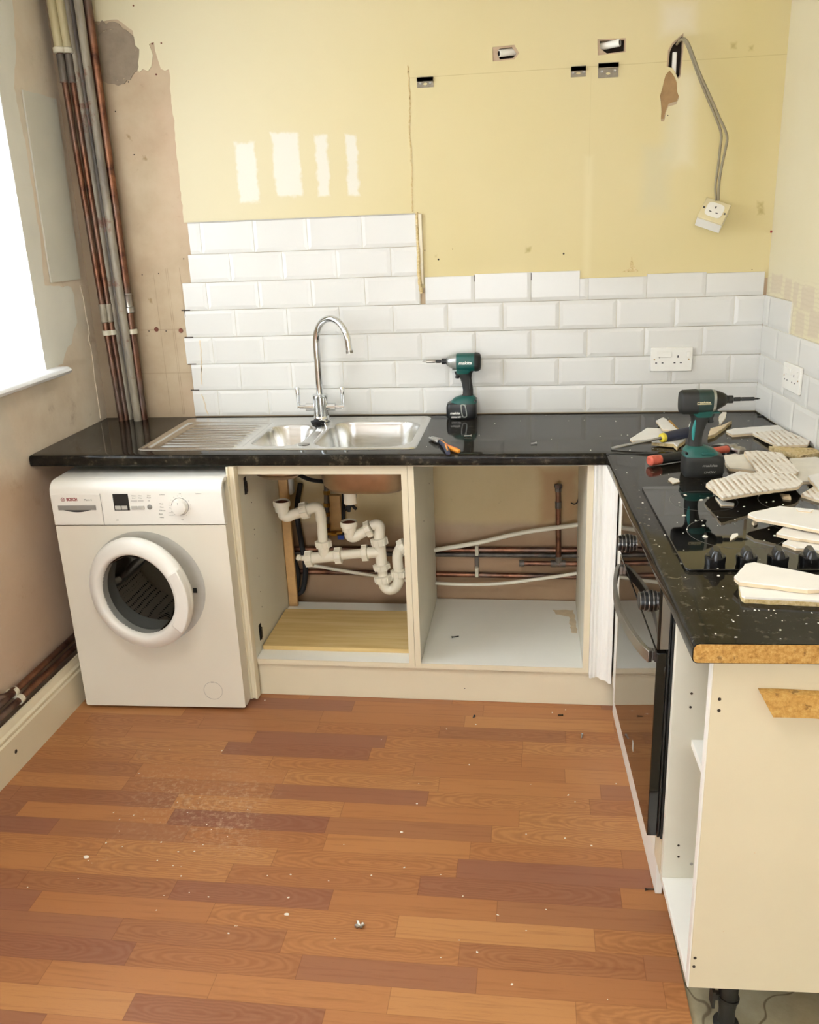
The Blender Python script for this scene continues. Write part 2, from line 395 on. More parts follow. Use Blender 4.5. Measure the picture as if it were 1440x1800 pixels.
def floor_mat():
    s = NT('beech_strip_laminate'); x, y, z = s.xyz(); w, L = .0712, .40
    yy = s.math('DIVIDE', s.math('ADD', y, 1.648), w); row = s.math('FLOOR', yy); fy = s.math('FRACT', yy)
    wn = s.n('ShaderNodeTexWhiteNoise', noise_dimensions='1D'); s.l(row, wn.inputs['W'])
    xx = s.math('ADD', s.math('DIVIDE', x, s.math('ADD', s.math('MULTIPLY', wn.outputs['Value'], .12), L)), s.math('MULTIPLY', wn.outputs['Value'], 13.7))
    cl = s.math('FLOOR', xx); fx = s.math('FRACT', xx)
    w2 = s.n('ShaderNodeTexWhiteNoise', noise_dimensions='3D'); s.l(s.comb(row, cl, 0.0), w2.inputs['Vector']); idv = w2.outputs['Value']
    tone = s.ramp(idv, [(0, col('#905f49')), (.25, col('#a06c48')), (.5, col('#aa7247')), (.75, col('#b1794b')), (1, col('#b98352'))])
    # straight grain and cathedral arcs, different on every strip
    g1 = s.noise(1.0, 6, .62, s.comb(s.math('ADD', s.math('MULTIPLY', x, 5.0), s.math('MULTIPLY', idv, 37.0)), s.math('MULTIPLY', y, 95.0), idv), .3)
    tone = s.mix(s.math('MULTIPLY', s.step(g1, .48, .72), .30), tone, col('#6f3c22'))
    off = s.math('MULTIPLY', s.math('SUBTRACT', idv, .5), .5)
    px_ = s.math('MULTIPLY', s.math('SUBTRACT', fx, s.math('ADD', .5, off)), L*.17)
    py_ = s.math('MULTIPLY', s.math('SUBTRACT', fy, .5), w)
    rr = s.math('SQRT', s.math('ADD', s.math('MULTIPLY', px_, px_), s.math('MULTIPLY', py_, py_)))
    rr = s.math('ADD', rr, s.math('MULTIPLY', s.noise(14, 3), .02))
    arcs = s.math('MULTIPLY', s.math('ADD', s.math('SINE', s.math('MULTIPLY', rr, 900.0)), 1.0), .5)
    w3 = s.n('ShaderNodeTexWhiteNoise', noise_dimensions='3D'); s.l(s.comb(cl, row, 4.0), w3.inputs['Vector'])
    sel = s.math('MULTIPLY', s.step(w3.outputs['Value'], .45, .55), .33)
    tone = s.mix(s.math('MULTIPLY', arcs, sel), tone, col('#7a4427'))
    pores = s.noise(1.0, 3, .7, s.comb(s.math('MULTIPLY', x, 60.0), s.math('MULTIPLY', y, 420.0), 0.0))
    tone = s.mix(s.math('MULTIPLY', s.step(pores, .6, .75), .28), tone, col('#6b3a20'))
    sy = s.math('MINIMUM', fy, s.math('SUBTRACT', 1.0, fy)); sx = s.math('MINIMUM', fx, s.math('SUBTRACT', 1.0, fx))
    seam = s.math('MAXIMUM', s.math('MULTIPLY', s.math('SUBTRACT', 1.0, s.step(sy, .0, .018)), .35), s.math('MULTIPLY', s.math('SUBTRACT', 1.0, s.step(sx, .0, .0035)), .45))
    tone = s.mix(seam, tone, col('#5b2f1b'))
    # dusty patch trodden in front of the washing machine
    wob = s.math('MULTIPLY', s.math('SUBTRACT', s.noise(5, 5, .65), .5), .5)
    d = s.boxm(x, y, .75, .16, -1.2, .13, .14, wob)
    tone = s.mix(s.math('MULTIPLY', s.math('MULTIPLY', d, s.step(s.noise(60, 5, .7), .45, .7)), .45), tone, col('#d9c0a0'))
    s.bump(g1, .04, .001)
    return s.out(tone, s.math('ADD', s.math('MULTIPLY', s.noise(4, 3), .14), .30), spec=.4)
M['floor'] = floor_mat()
def concrete():
    s = NT('bare_concrete'); c = s.ramp(s.noise(6, 7, .65), [(.3, col('#8f8469')), (.5, col('#aca083')), (.7, col('#bcb398'))])
    c = s.mix(s.math('MULTIPLY', s.step(s.noise(2.5, 5), .5, .62), .4), c, col('#8d8e78'))
    v = s.n('ShaderNodeTexVoronoi', feature='DISTANCE_TO_EDGE'); v.inputs['Scale'].default_value = 2.6
    dv = s.n('ShaderNodeVectorMath', operation='ADD'); s.l(s.tc, dv.inputs[0])
    nz = s.n('ShaderNodeTexNoise'); nz.inputs['Scale'].default_value = 7; s.l(s.tc, nz.inputs['Vector'])
    sc_ = s.n('ShaderNodeVectorMath', operation='SCALE'); s.l(nz.outputs['Color'], sc_.inputs[0]); sc_.inputs['Scale'].default_value = .12
    s.l(sc_.outputs[0], dv.inputs[1]); s.l(dv.outputs[0], v.inputs['Vector'])
    c = s.mix(s.math('MULTIPLY', s.math('SUBTRACT', 1.0, s.step(v.outputs['Distance'], .002, .009)), .7), c, col('#54432c'))
    s.bump(s.noise(40, 6), .4, .003); return s.out(c, .9)
M['concrete'] = concrete()
def copper():
    s = NT('weathered_copper'); n = s.noise(14, 6, .65); n2 = s.noise(3.5, 4)
    c = s.ramp(n, [(.35, col('#4b3128')), (.5, col('#7d543f')), (.7, col('#a06f52'))])
    c = s.mix(s.math('MULTIPLY', s.step(n2, .44, .6), .75), c, col('#5d534c'))
    return s.out(c, s.math('ADD', s.math('MULTIPLY', n, .3), .22), s.math('SUBTRACT', .8, s.math('MULTIPLY', s.step(n2, .5, .65), .4)))
M['copper'] = copper()
def painted_pipe(name, a, b, rust='#6f3b26'):
    s = NT(name); x, y, z = s.xyz(); n = s.noise(6, 6, .6, s.comb(s.math('MULTIPLY', x, 3.0), s.math('MULTIPLY', y, 3.0), s.math('MULTIPLY', z, .6)))
    c = s.ramp(n, [(.35, col(a)), (.65, col(b))]); c = s.mix(s.math('MULTIPLY', s.step(s.noise(11, 6, .7), .56, .66), .7), c, col(rust))
    return s.out(c, .5, .1)
M['pipe_grey'] = painted_pipe('grey_painted_pipe', '#6a625a', '#a79e8b')
M['pipe_dark'] = painted_pipe('dark_painted_pipe', '#3f3b38', '#6e665c')  # darker version of the grey pipe paint, same rust flecks
M['pipe_cream'] = painted_pipe('cream_pipe_lagging', '#b9ad86', '#cdc39d', '#a3986f')
M['clip'] = simple('cream_pipe_clip', '#d2ccb6', .5, var=.1, scale=30)
def stainless():
    s = NT('brushed_stainless'); x, y, z = s.xyz()
    n = s.noise(1, 4, .6, s.comb(s.math('MULTIPLY', x, 8.0), s.math('MULTIPLY', y, 300.0), s.math('MULTIPLY', z, 8.0)))
    return s.out(s.ramp(n, [(.3, col('#cbcac6')), (.7, col('#dcdbd8'))]), s.math('ADD', s.math('MULTIPLY', n, .1), .2), 1)
M['stainless'] = stainless()
M['sink_under'] = simple('sink_underside', '#b0977a', .35, .9, var=.1)
M['satin_steel'] = simple('satin_steel', '#a6a39c', .3, .95, var=.03)
M['oven_glass'] = simple('black_oven_glass', '#14110f', .04, var=.05, spec=.8)
M['hob_glass'] = simple('black_hob_glass', '#0b0b0b', .03, var=.05, spec=.7)
M['zone'] = simple('hob_ring_print', '#6e6a62', .3)
M['hob_knob'] = simple('black_hob_knob', '#0f1012', .25)
def drum():
    s = NT('perforated_drum'); v = s.n('ShaderNodeTexVoronoi'); v.inputs['Scale'].default_value = 75; v.inputs['Randomness'].default_value = .1
    s.l(s.tc, v.inputs['Vector'])
    c = s.ramp(v.outputs['Distance'], [(.22, col('#0b0a09')), (.34, col('#b5ac9e'))]); return s.out(c, .35, .7)
M['drum'] = drum()

def jag(pts, step=.02, amp=.004, seed=1, closed=True):
    r = random.Random(seed); out = []; n = len(pts)
    for k in range(n if closed else n-1):
        a, b = pts[k], pts[(k+1) % n]; d = math.hypot(b[0]-a[0], b[1]-a[1]); m = max(1, int(d/step))
        for j in range(m):
            t = j/m; q = 0 if j == 0 else amp
            out.append((a[0]+(b[0]-a[0])*t+r.uniform(-q, q), a[1]+(b[1]-a[1])*t+r.uniform(-q, q)))
    if not closed: out.append(pts[-1])
    return out
def circ(cx, cy, r, n=32, wob=0, seed=3):
    q = random.Random(seed); return [(cx+cos(2*pi*i/n)*(r+q.uniform(-wob, wob)), cy+sin(2*pi*i/n)*(r+q.uniform(-wob, wob))) for i in range(n)]
XZ = lambda a, b, d: V((a, d, b))          # sheets standing in the back wall plane
YZ = lambda a, b, d: V((d, a, b))          # sheets standing in the left wall plane
XY = lambda a, b, d: V((a, b, d))

# ------------------------------------------------------------------ the room
H = 2.46
fl = MB().sheet([[(-.02, -7.3), (2.075, -7.3), (2.083, -2.6), (2.079, -1.95), (2.076, -1.736), (2.070, -1.424), (2.062, -1.2), (2.02, -.545), (1.0, -.545), (1.0, -.02), (-.02, -.02)]], XY, -.008, 0)
struct('floor', fl, M['floor'], flat=True)
struct('floor', MB().box(-.1, 3.2, -7.3, .1, -.06, -.0081), M['concrete'])
struct('ceiling', MB().box(-.1, 3.2, -7.35, .15, H, H+.05), M['ceiling'])
vent = circ(.272, 2.208, .083, 40, .004)
slot = [(2.172, 2.03), (2.176, 2.105), (2.185, 2.125), (2.214, 2.15), (2.216, 2.115), (2.212, 2.035), (2.204, 2.025), (2.196, 2.045), (2.187, 2.055)]
hole_a = [(1.622, 2.147), (1.664, 2.150), (1.680, 2.130), (1.668, 2.117), (1.624, 2.115), (1.616, 2.133)]
hole_b = [(1.950, 2.152), (2.030, 2.150), (2.031, 2.116), (1.975, 2.112), (1.953, 2.128)]
side_hole = circ(.437, 1.338, .009, 14, .002)
wb = MB().sheet([[(-.1, 0), (2.75, 0), (2.75, H), (-.1, H)], vent, slot, hole_a, hole_b, side_hole], XZ, 0, .03)
wall_back = struct('wall_back', wb, M['plaster_back'], flat=True)
obj('cavity', MB().box(-.1, 2.75, .045, .12, 0, H), M['void'], wall_back)
# peeling paint coat over the bare plaster
edge = [(.193, 2.40), (.215, 2.33), (.214, 2.318), (.30, 2.318), (.352, 2.28), (.355, 2.19), (.345, 2.155), (.36, 2.15), (.372, 2.158), (.39, 2.150), (.405, 2.165), (.415, 2.20),
        (.405, 2.235), (.425, 2.24), (.43, 2.19), (.438, 2.155), (.452, 2.148), (.467, 2.152), (.463, 1.9), (.458, 1.64)]
coat = [(.193, H)] + jag(edge, .02, .003, 5, False) + [(.475, 1.64)] + [(1.30, 1.64), (1.30, 1.38), (2.56, 1.38), (2.56, H)]
patch = [(2.166, 2.045), (2.178, 2.058), (2.19, 2.045), (2.203, 2.02), (2.205, 1.995), (2.213, 1.975), (2.205, 1.955), (2.18, 1.95), (2.172, 1.93), (2.168, 1.905), (2.158, 1.905), (2.156, 1.95), (2.15, 1.98), (2.158, 2.01)]
ws = MB().sheet([coat, circ(.272, 2.208, .088, 40, .006, 9) if False else [(1.60+0, 2.110), (1.60, 2.153), (1.672, 2.156), (1.688, 2.13), (1.672, 2.112)], [(1.945, 2.108), (1.943, 2.156), (2.034, 2.154), (2.035, 2.112)], [(2.168, 2.062), (2.17, 2.11), (2.182, 2.13), (2.216, 2.157), (2.219, 2.115), (2.214, 2.03), (2.207, 2.022), (2.198, 2.04), (2.187, 2.056)], jag([(p[0], p[1]-.008) for p in patch], .012, .0012, 4)], XZ, -.0022, 0)
obj('paint_coat', ws, M['paint_back'], wall_back, flat=True)
obj('mortar_patch', MB().sheet([jag(patch, .012, .0015, 8)], XZ, -.001, .0), M['mortar_tan'], wall_back, flat=True)
obj('vent_infill', MB().sheet([circ(.272, 2.208, .090, 40, .001)], XZ, .0006, .02), M['cement'], wall_back, flat=True)
rough = circ(.272, 2.208, .094, 44, .008, 12)
rough = [(x + (.0 if z < 2.26 else -.015), z + (.012 if z > 2.27 else 0)) for x, z in rough]
obj('mortar_ring', MB().sheet([rough, circ(.272, 2.208, .081, 44, .002, 13)], XZ, -.0028, 0), M['cement'], wall_back, flat=True)
# torn edge where the old panelling met the wall
tear = jag([(1.311, 2.115), (1.314, 2.0), (1.308, 1.9), (1.312, 1.8), (1.309, 1.7), (1.309, 1.645)], .012, .002, 21, False)
tw = [(x+.003+.003*abs(sin(i*1.7)), z) for i, (x, z) in enumerate(tear)]
obj('torn_paint_line', MB().sheet([tear + tw[::-1]], XZ, -.0035, -.002), M['plasterboard'], wall_back, flat=True)
def spot(name, x, z, r, mat, y=-.0026, dep=.0012):
    return obj(name, MB().cyl((x, y, z), (x, y+dep, z), r, n=10), mat, wall_back)
for u, v in ((235, 10), (268, 77), (284, 76), (275, 131)):
    p = at(u, v, 'y', 0); spot('screw_hole', p.x, p.z, .0032, M['brown_hole'])
for u, v in ((323, 455), (250, 483), (279, 481), (262, 582), (292, 582), (236, 272), (226, 144), (203, 196)):
    p = at(u, v, 'y', 0); spot('screw_hole', p.x, p.z, .0024, M['void'], -.0008)
for u, v in ((275, 579), (318, 581)):
    p = at(u, v, 'y', 0); obj('wall_plug', MB().lathe((p.x, -.003, p.z), (0, 1, 0), [(0, .004), (0, .008), (.003, .009)], 14), M['brown_hole'], wall_back)
for u, v in ((771, 456), (991, 446), (1174, 203), (747, 440), (796, 438), (1322, 474)):
    p = at(u, v, 'y', 0); spot('screw_hole', p.x, p.z, .0034 if u in (771, 991) else .0018, M['void'])
p = at(1358, 407, 'y', 0); obj('wall_plug', MB().box(p.x-.008, p.x+.008, -.006, 0, p.z-.004, p.z+.004), M['red_ink'], wall_back, bevel=.001)
# loose plaster hanging at the top edge of the tiles
p = at(1112, 478, 'y', 0)
obj('plaster_flake', MB().sheet([jag([(p.x-.04, p.z), (p.x-.01, p.z+.012), (p.x-.005, p.z+.055), (p.x+.003, p.z+.02), (p.x+.02, p.z+.002)], .01, .001, 6)], XZ, -.004, -.002), M['plasterboard'], wall_back, flat=True)

# left wall with the window opening
WX = .044
wy0, wy1, wz0, wz1 = -2.55, -.388, 1.165, 2.22
wl = MB().sheet([[(-7.3, 0), (.1, 0), (.1, H), (-7.3, H)], [(wy0, wz0), (wy1, wz0), (wy1, wz1), (wy0, wz1)]], YZ, WX-.30, WX)
wall_left = struct('wall_left', wl, M['plaster_left'], flat=True)
P1 = [(-.390, 2.40), (-.21, 2.40), (-.25, 2.2), (-.30, 2.08), (-.285, 1.9), (-.29, 1.6), (-.31, 1.45), (-.13, 1.43), (-.115, 1.40), (-.125, 1.30), (-.17, 1.26), (-.19, 1.23), (-.22, 1.225), (-.25, 1.20), (-.275, 1.17), (-.32, 1.168), (-.390, 1.168)]
obj('old_paint', MB().sheet([jag(P1, .02, .004, 31)], YZ, WX, WX+.0015), M['paint_left'], wall_left, flat=True)
P2 = [at(u, v, 'x', WX) for u, v in ((37, 158), (96, 174), (139, 490), (88, 497), (62, 330))]
obj('board_panel', MB().sheet([jag([(p.y, p.z) for p in P2], .05, .002, 33)], YZ, WX+.0012, WX+.007), M['board_left'], wall_left, flat=True)
P3 = [at(u, v, 'x', WX) for u, v in ((139, 492), (150, 530), (151, 545), (155, 580), (160, 577), (172, 650), (180, 690), (186, 733), (194, 733), (190, 600), (178, 480), (150, 300), (128, 160), (96, 160), (130, 400))]
obj('chipped_skim', MB().sheet([jag([(-.02, .92), (-.06, .92), (-.055, 1.1), (-.05, 1.2), (-.06, 1.23), (-.045, 1.25), (-.05, 1.38), (-.06, 1.43), (-.02, 1.43)], .03, .003, 37)], YZ, WX, WX+.003), M['plaster_left'], wall_left, flat=True)
# window in its reveal
wx = WX-.285
wf = MB()
for a, b, c, d in ((wy0, wy1, wz0, wz0+.06), (wy0, wy1, wz1-.06, wz1), (wy0, wy0+.06, wz0, wz1), (wy1-.06, wy1, wz0, wz1), (-1.2, -1.13, wz0, wz1), (wy0, wy1, 1.86, 1.91)):
    wf.box(wx, wx+.06, a, b, c, d)
win = struct('window_1', wf, M['window_white'], bevel=.006)
obj('pane', MB().box(wx+.025, wx+.031, wy0+.04, wy1-.04, wz0+.04, wz1-.04), M['pane'], win, flat=True)
rv = MB().box(WX-.285, WX+.001, wy1-.004, wy1+.003, wz0, wz1); rv.box(WX-.285, WX+.001, wy0, wy1, wz1-.003, wz1+.003)
obj('reveal_lining', rv, M['window_white'], win, flat=True)
sill = [(-.22, 0), (.052, 0), (.060, -.004), (.064, -.012), (.060, -.020), (.052, -.024), (-.22, -.024)]
sb = MB(); n = len(sill)
sb.rings([[V((WX+x, y, 1.168+z)) for x, z in sill] for y in (wy0-.06, wy1+.045, wy1+.058, wy1+.066)][:3] + [[V((WX+x-(.010 if x > .04 else 0), wy1+.064, 1.168+z)) for x, z in sill]])
struct('trim_1', sb, M['window_white'], sharp=50)['label'] = 'white rounded window sill board'

# right wall, tiled low down
wr = MB().box(0, .1, -7.4, .05, 0, H).xf(RW)
wall_right = struct('wall_right', wr, M['paint_right'], origin=(2.543, 0, 0))
wall_right.data.transform(Matrix.Rotation(-.0878, 4, 'Z')); wall_right.rotation_euler.z = .0878
MW[wall_right.name] = Matrix.Translation((2.543, 0, 0)) @ Matrix.Rotation(.0878, 4, 'Z')
# unseen wall behind the camera; its glazed opening is added for fill light
fw = MB().sheet([[(-.1, 0), (3.2, 0), (3.2, H), (-.1, H)], [(.3, .02), (2.4, .02), (2.4, 2.12), (.3, 2.12)]], XZ, -7.3, -7.2)
struct('wall_front', fw, M['ceiling'], flat=True)
df = MB()
for a, b, c, d in ((.3, 2.4, .02, .1), (.3, 2.4, 2.05, 2.12), (.3, .38, .02, 2.12), (2.32, 2.4, .02, 2.12), (1.31, 1.39, .02, 2.12)):
    df.box(a, b, -7.28, -7.22, c, d)
door = struct('added_door_1', df, M['window_white'], bevel=.006)  # added glazed frame in front of the rear fill light
obj('pane', MB().box(.36, 2.34, -7.253, -7.247, .08, 2.08), M['pane'], door, flat=True)

# unseen ceiling panel, added to go with the overhead fill light
cf = MB().box(.95, 1.55, -2.75, -2.15, 2.435, 2.459)
fill_panel = obj('added_ceiling_panel', cf, M['window_white'], origin=(1.25, -2.45, 2.459), bevel=.004); tag(fill_panel, 'unseen flat square ceiling panel added for fill light', 'fill_panel')
# skirting board on the left, standing off the wall
sk = [(.098, 0), (.122, 0), (.122, .118), (.116, .124), (.119, .130), (.119, .136), (.111, .143), (.108, .156), (.105, .165), (.098, .165)]
bb = MB().rings([[V((x, y, z)) for x, z in sk] for y in (-7.2, -.06)])
base = struct('baseboard_left', bb, M['laminate_cream'], sharp=25)
p = at(28, 1321, 'x', .122)
obj('screw_hole', MB().cyl((.1225, p.y, p.z), (.121, p.y, p.z), .007, n=14), M['void'], base)

# ------------------------------------------------------------------ tiles
T, G = .202, .002
def tile_slab(mb, x0, x1, z0, z1, fn, bev=(1, 1, 1, 1), th=.0085, bw=.013):
    """bevelled metro tile; bev = left, right, bottom, top edges bevelled"""
    l, r, b, t = [bw if q else .0006 for q in bev]
    o = [(x0, z0), (x1, z0), (x1, z1), (x0, z1)]; i = [(x0+l, z0+b), (x1-r, z0+b), (x1-r, z1-t), (x0+l, z1-t)]
    vs = [fn(a, c, 0) for a, c in o] + [fn(a, c, th*.74) for a, c in o] + [fn(a, c, th) for a, c in i]
    mb.add(vs, [(0,1,5,4),(1,2,6,5),(2,3,7,6),(3,0,4,7),(4,5,9,8),(5,6,10,9),(6,7,11,10),(7,4,8,11),(8,9,10,11)])
BACK = lambda a, c, d: V((a, -.0005-d, c))
splash = MB(); groutb = MB()
Z0 = .914; X0 = .5188
def row(r, x0, x1, ztop=None, zbot=None):
    zb = Z0+.102*r; zt = zb+.102
    zt2 = zt if ztop is None else ztop
    off = 0 if r % 2 == 0 else .5
    k = math.floor((x0-X0)/T-off)
    while True:
        a = X0+(k+off)*T; b = a+T
        if a >= x1-.004: break
        aa, bb_ = max(a, x0), min(b, x1)
        if bb_-aa > .004:
            tile_slab(splash, aa+(G/2 if aa == a else 0), bb_-(G/2 if bb_ == b else 0), zb+G/2, zt2-(G/2 if zt2 == zt else 0), BACK, (aa == a, bb_ == b, 1, zt2 == zt))
        k += 1
    groutb.box(x0+.002, x1, -.0052, -.0003, zb, zt2-.001)
XE = 2.537
for r, xl in ((0, .418), (1, .424), (2, .409), (3, .421)): row(r, xl, XE)
row(4, .427, 1.329); row(5, .462, 1.326); row(6, .474, 1.322, 1.636)
for xa, xb, zt in ((1.348, 1.529, 1.418), (1.529, 1.731, 1.4235), (1.731, 1.902, 1.4235), (1.902, 1.933, 1.396), (1.933, 2.135, 1.397), (2.135, 2.337, 1.405), (2.337, 2.531, 1.401)):
    row(4, xa, xb, zt)
tile_wall = thing('tile_splashback', 'white metro tiles on the back wall above the sink, chipped down their left edge', 'wall tiles', (1.4, 0, .914))
obj('tile_field', splash, M['tile'], tile_wall, flat=True)
obj('grout', groutb, M['grout'], tile_wall, flat=True)
tr = MB().box(.474, 1.322, -.011, -.0005, 1.6365, 1.6395); obj('edge_trim', tr, M['pale_grey'], tile_wall, flat=True)
# snapped plastic trim and adhesive at the step in the tiles
bead = MB().tube([(1.327, -.010, 1.642), (1.327, -.010, 1.55), (1.329, -.012, 1.50), (1.328, -.013, 1.44), (1.331, -.014, 1.39), (1.336, -.016, 1.362)], lambda t: .005+.0035*abs(sin(t*23))*t, 10, 6)
obj('torn_sealant_bead', bead, M['plasterboard'], tile_wall)
tv = MB().box(1.330, 1.345, -.012, -.0024, 1.392, 1.638); obj('corner_trim', tv, M['laminate_cream'], tile_wall, bevel=.003)
for x, z0, z1 in ((1.5292, 1.397, 1.420), (1.7312, 1.396, 1.421), (.4245, 1.30, 1.324)):
    obj('open_joint', MB().box(x-.0012, x+.0012, -.0092, -.0075, z0, z1), M['void'], tile_wall, flat=True)
for z in (1.324, 1.222, 1.119, 1.018):
    obj('open_joint', MB().box(.412, .446, -.0093, -.006, z-.0018, z+.0016), M['void'], tile_wall, flat=True)
for (xa, za, xb, zb) in ((.470, 1.21, .462, 1.09), (.462, 1.11, .458, 1.04), (.452, 1.0, .470, .92)):
    cr = jag([(xa, za), (xb, zb)], .012, .003, int(za*100), False); cw = [(x+.004, z) for x, z in cr]
    obj('cracked_glaze', MB().sheet([cr+cw[::-1]], XZ, -.0096, -.0088), M['tile_edge'], tile_wall, flat=True)
# tiles on the right-hand wall
RT = MB(); RG = MB()
RF = lambda a, c, d: RW @ V((-.0005-d, -a, c))
for r in range(0, 4):
    zb = Z0+.102*r; off = .062 if r % 2 else .163; ymax = 2.4 if r < 3 else .262
    a = off-T
    while a < ymax:
        aa, bb_ = max(a, .010), min(a+T, ymax)
        if bb_-aa > .005: tile_slab(RT, aa+G/2, bb_-G/2, zb+G/2, zb+.102-G/2, RF, (aa == a, bb_ == a+T, 1, 1))
        a += T
    RG.add([RF(q, w, dd) for dd in (0, .0047) for q, w in ((.009, zb), (ymax, zb), (ymax, zb+.102), (.009, zb+.102))], [(0,1,5,4),(1,2,6,5),(2,3,7,6),(3,0,4,7),(4,5,6,7)])
side_tiles = thing('tile_splashback', 'bright white metro tiles on the right-hand wall, stepping down beside the socket', 'wall tiles', M=Matrix.Translation((2.543, 0, .914)) @ Matrix.Rotation(.0878, 4, 'Z'))
obj('tile_field', RT, M['tile'], side_tiles, flat=True); obj('grout', RG, M['grout'], side_tiles, flat=True)

# ------------------------------------------------------------------ worktops
def edge_profile(x_in, x_out, zt=.91, th=.038, r=.012, top_only=False):
    """section across a post-formed worktop, rounded at the front edge (towards x_out)"""
    s = -1 if x_out < x_in else 1
    p = [(x_in, zt-th), (x_in, zt)]
    for k in range(0, 7):
        a = pi/2*k/6; p.append((x_out-s*r+s*r*sin(a), zt-r+r*cos(a)))
    for k in range(0, 7):
        a = pi/2*k/6; p.append((x_out-s*r*.8+s*r*.8*cos(a), zt-th+r*.8-r*.8*sin(a)))
    return p
# back run, cut out for the sink
wt = MB()
front = edge_profile(-.56, -.600)
wt.rings([[V((x, y, z)) for y, z in front] for x in (WX+.006, 2.585)])
wt.sheet([[(WX+.004, -.5601), (2.583, -.5601), (2.5435, -.003), (WX+.002, -.003)], [(.425, -.505), (1.345, -.505), (1.345, -.06), (.425, -.06)]], XY, .872, .91)
worktop = obj('worktop', wt, M['granite'], origin=(1.3, -.3, .91), sharp=50, fix=False)
tag(worktop, 'long black speckled worktop along the tiled back wall with the sink let into it', 'worktop')
# right run
rt = MB()
pr = edge_profile(.05, 0.0)
def run_sec(y): return [R_(x, y, z) for x, z in pr]
rt.rings([run_sec(-.604), run_sec(-1.8775)])
ends = []
def RX(s_, off): return RUNI @ (RW @ V((off, -s_, 0)))
q1 = RX(.62, -.012); q2 = RX(1.95, -.012)
xr1 = q1.x + (q2.x-q1.x)*((-.604-q1.y)/(q2.y-q1.y)); xr2 = q1.x + (q2.x-q1.x)*((-1.8775-q1.y)/(q2.y-q1.y))
rt.prism([(.0501, -.604), (.0501, -1.8775), (xr2, -1.8775), (xr1, -.604)], lambda a, b, d: R_(a, b, d), .872, .91)
rw_top = obj('worktop', rt, M['granite'], origin=R_(.3, -1.24, .91), sharp=50, fix=False)
tag(rw_top, 'black speckled worktop on the right with the hob in it, sawn end towards the camera', 'worktop')
er = MB().prism([(x, z) for x, z in edge_profile(.05, .0018, .9085, .035, .011)][:] , lambda a, b, d: R_(a, d, b), -1.8775, -1.8786)
er.prism([(.05, .8735), (xr2, .8735), (xr2, .9085), (.05, .9085)], lambda a, b, d: R_(a, d, b), -1.8775, -1.8786)
plab(obj('sawn_edge', er, M['chipboard'], rw_top, flat=True), 'bare golden chipboard edge')
ms = MB().box(1.965, 2.56, -.6045, -.6000, .9085, .9112); tag(obj('joint_strip', ms, M['dark'], origin=(2.26, -.602, .91)), 'thin dark joint line between the two black worktops', 'joint strip')

# ------------------------------------------------------------------ sink
def rr_sdf(x, y, cx, cy, hx, hy, r):
    qx = abs(x-cx)-hx+r; qy = abs(y-cy)-hy+r
    return math.hypot(max(qx, 0), max(qy, 0)) + min(max(qx, qy), 0) - r
def sst(a, b, x):
    t = min(1, max(0, (x-a)/(b-a))); return t*t*(3-2*t)
SX0, SX1, SY0, SY1 = .400, 1.362, -.532, -.040
BIG = (1.168, -.312, .168, .190, .085); SML = (.866, -.325, .092, .160, .075)
def sink_z(x, y):
    z = .0035
    do = -rr_sdf(x, y, (SX0+SX1)/2, (SY0+SY1)/2, (SX1-SX0)/2, (SY1-SY0)/2, .03)
    z -= .0035*(1-sst(0, .006, do)); z -= .0022*sst(.012, .020, do)
    dd = -rr_sdf(x, y, .595, -.30, .172, .205, .03)
    if dd > 0: z -= .006*sst(0, .012, dd)
    if .448 < x < .752 and -.49 < y < -.135:
        k = ((y+.135)/-.0385) % 1; m = sst(.0, .03, x-.448)*sst(0, .04, .752-x)
        z += .0062*m*max(0, cos((k-.5)*2*pi))**2.2
    for (cx, cy, hx, hy, r), D in ((BIG, .165), (SML, .12)):
        d = -rr_sdf(x, y, cx, cy, hx, hy, r)
        if -.014 < d: z += .0012*(1-abs(min(1, (d+.007)/.007)))
        if d > 0:
            z -= D*(1-math.exp(-(d/.022)**1.6)) + .006*sst(.04, .14, d)
    return z
sk_ = MB(); NXs, NYs = 330, 170; idx = {}
def vid(i, j):
    if (i, j) not in idx:
        x = SX0+(SX1-SX0)*i/NXs; y = SY0+(SY1-SY0)*j/NYs
        for cx, cy, sx, sy in ((SX0+.03, SY0+.03, -1, -1), (SX1-.03, SY0+.03, 1, -1), (SX0+.03, SY1-.03, -1, 1), (SX1-.03, SY1-.03, 1, 1)):
            if (x-cx)*sx > 0 and (y-cy)*sy > 0:
                dx, dy = x-cx, y-cy; L_ = math.hypot(dx, dy); m = max(abs(dx), abs(dy)); x = cx+dx*m/L_; y = cy+dy*m/L_
        sk_.v.append(V((x, y, .91+sink_z(x, y)))); idx[(i, j)] = len(sk_.v)-1
    return idx[(i, j)]
def in_bowl(x, y): return rr_sdf(x, y, *BIG) < .004 or rr_sdf(x, y, *SML) < .004
deck_f, bowl_f = [], {0: [], 1: []}
for i in range(NXs):
    for j in range(NYs):
        x = SX0+(SX1-SX0)*(i+.5)/NXs; y = SY0+(SY1-SY0)*(j+.5)/NYs
        f = (vid(i, j), vid(i+1, j), vid(i+1, j+1), vid(i, j+1))
        if rr_sdf(x, y, *BIG) < .006: bowl_f[0].append(f)
        elif rr_sdf(x, y, *SML) < .006: bowl_f[1].append(f)
        else: deck_f.append(f)
def submesh(fs):
    m = MB(); mp = {}
    for f in fs:
        for k in f:
            if k not in mp: mp[k] = len(m.v); m.v.append(sk_.v[k])
        m.f.append(tuple(mp[k] for k in f))
    return m
sink = thing('kitchen_sink', 'stainless steel sink with one and a half bowls and a ribbed drainer on the left', 'sink', (.88, -.29, .91))
obj('drainer', submesh(deck_f), M['stainless'], sink, sharp=80)
obj('bowl', submesh(bowl_f[0]), M['stainless'], sink, sharp=80)
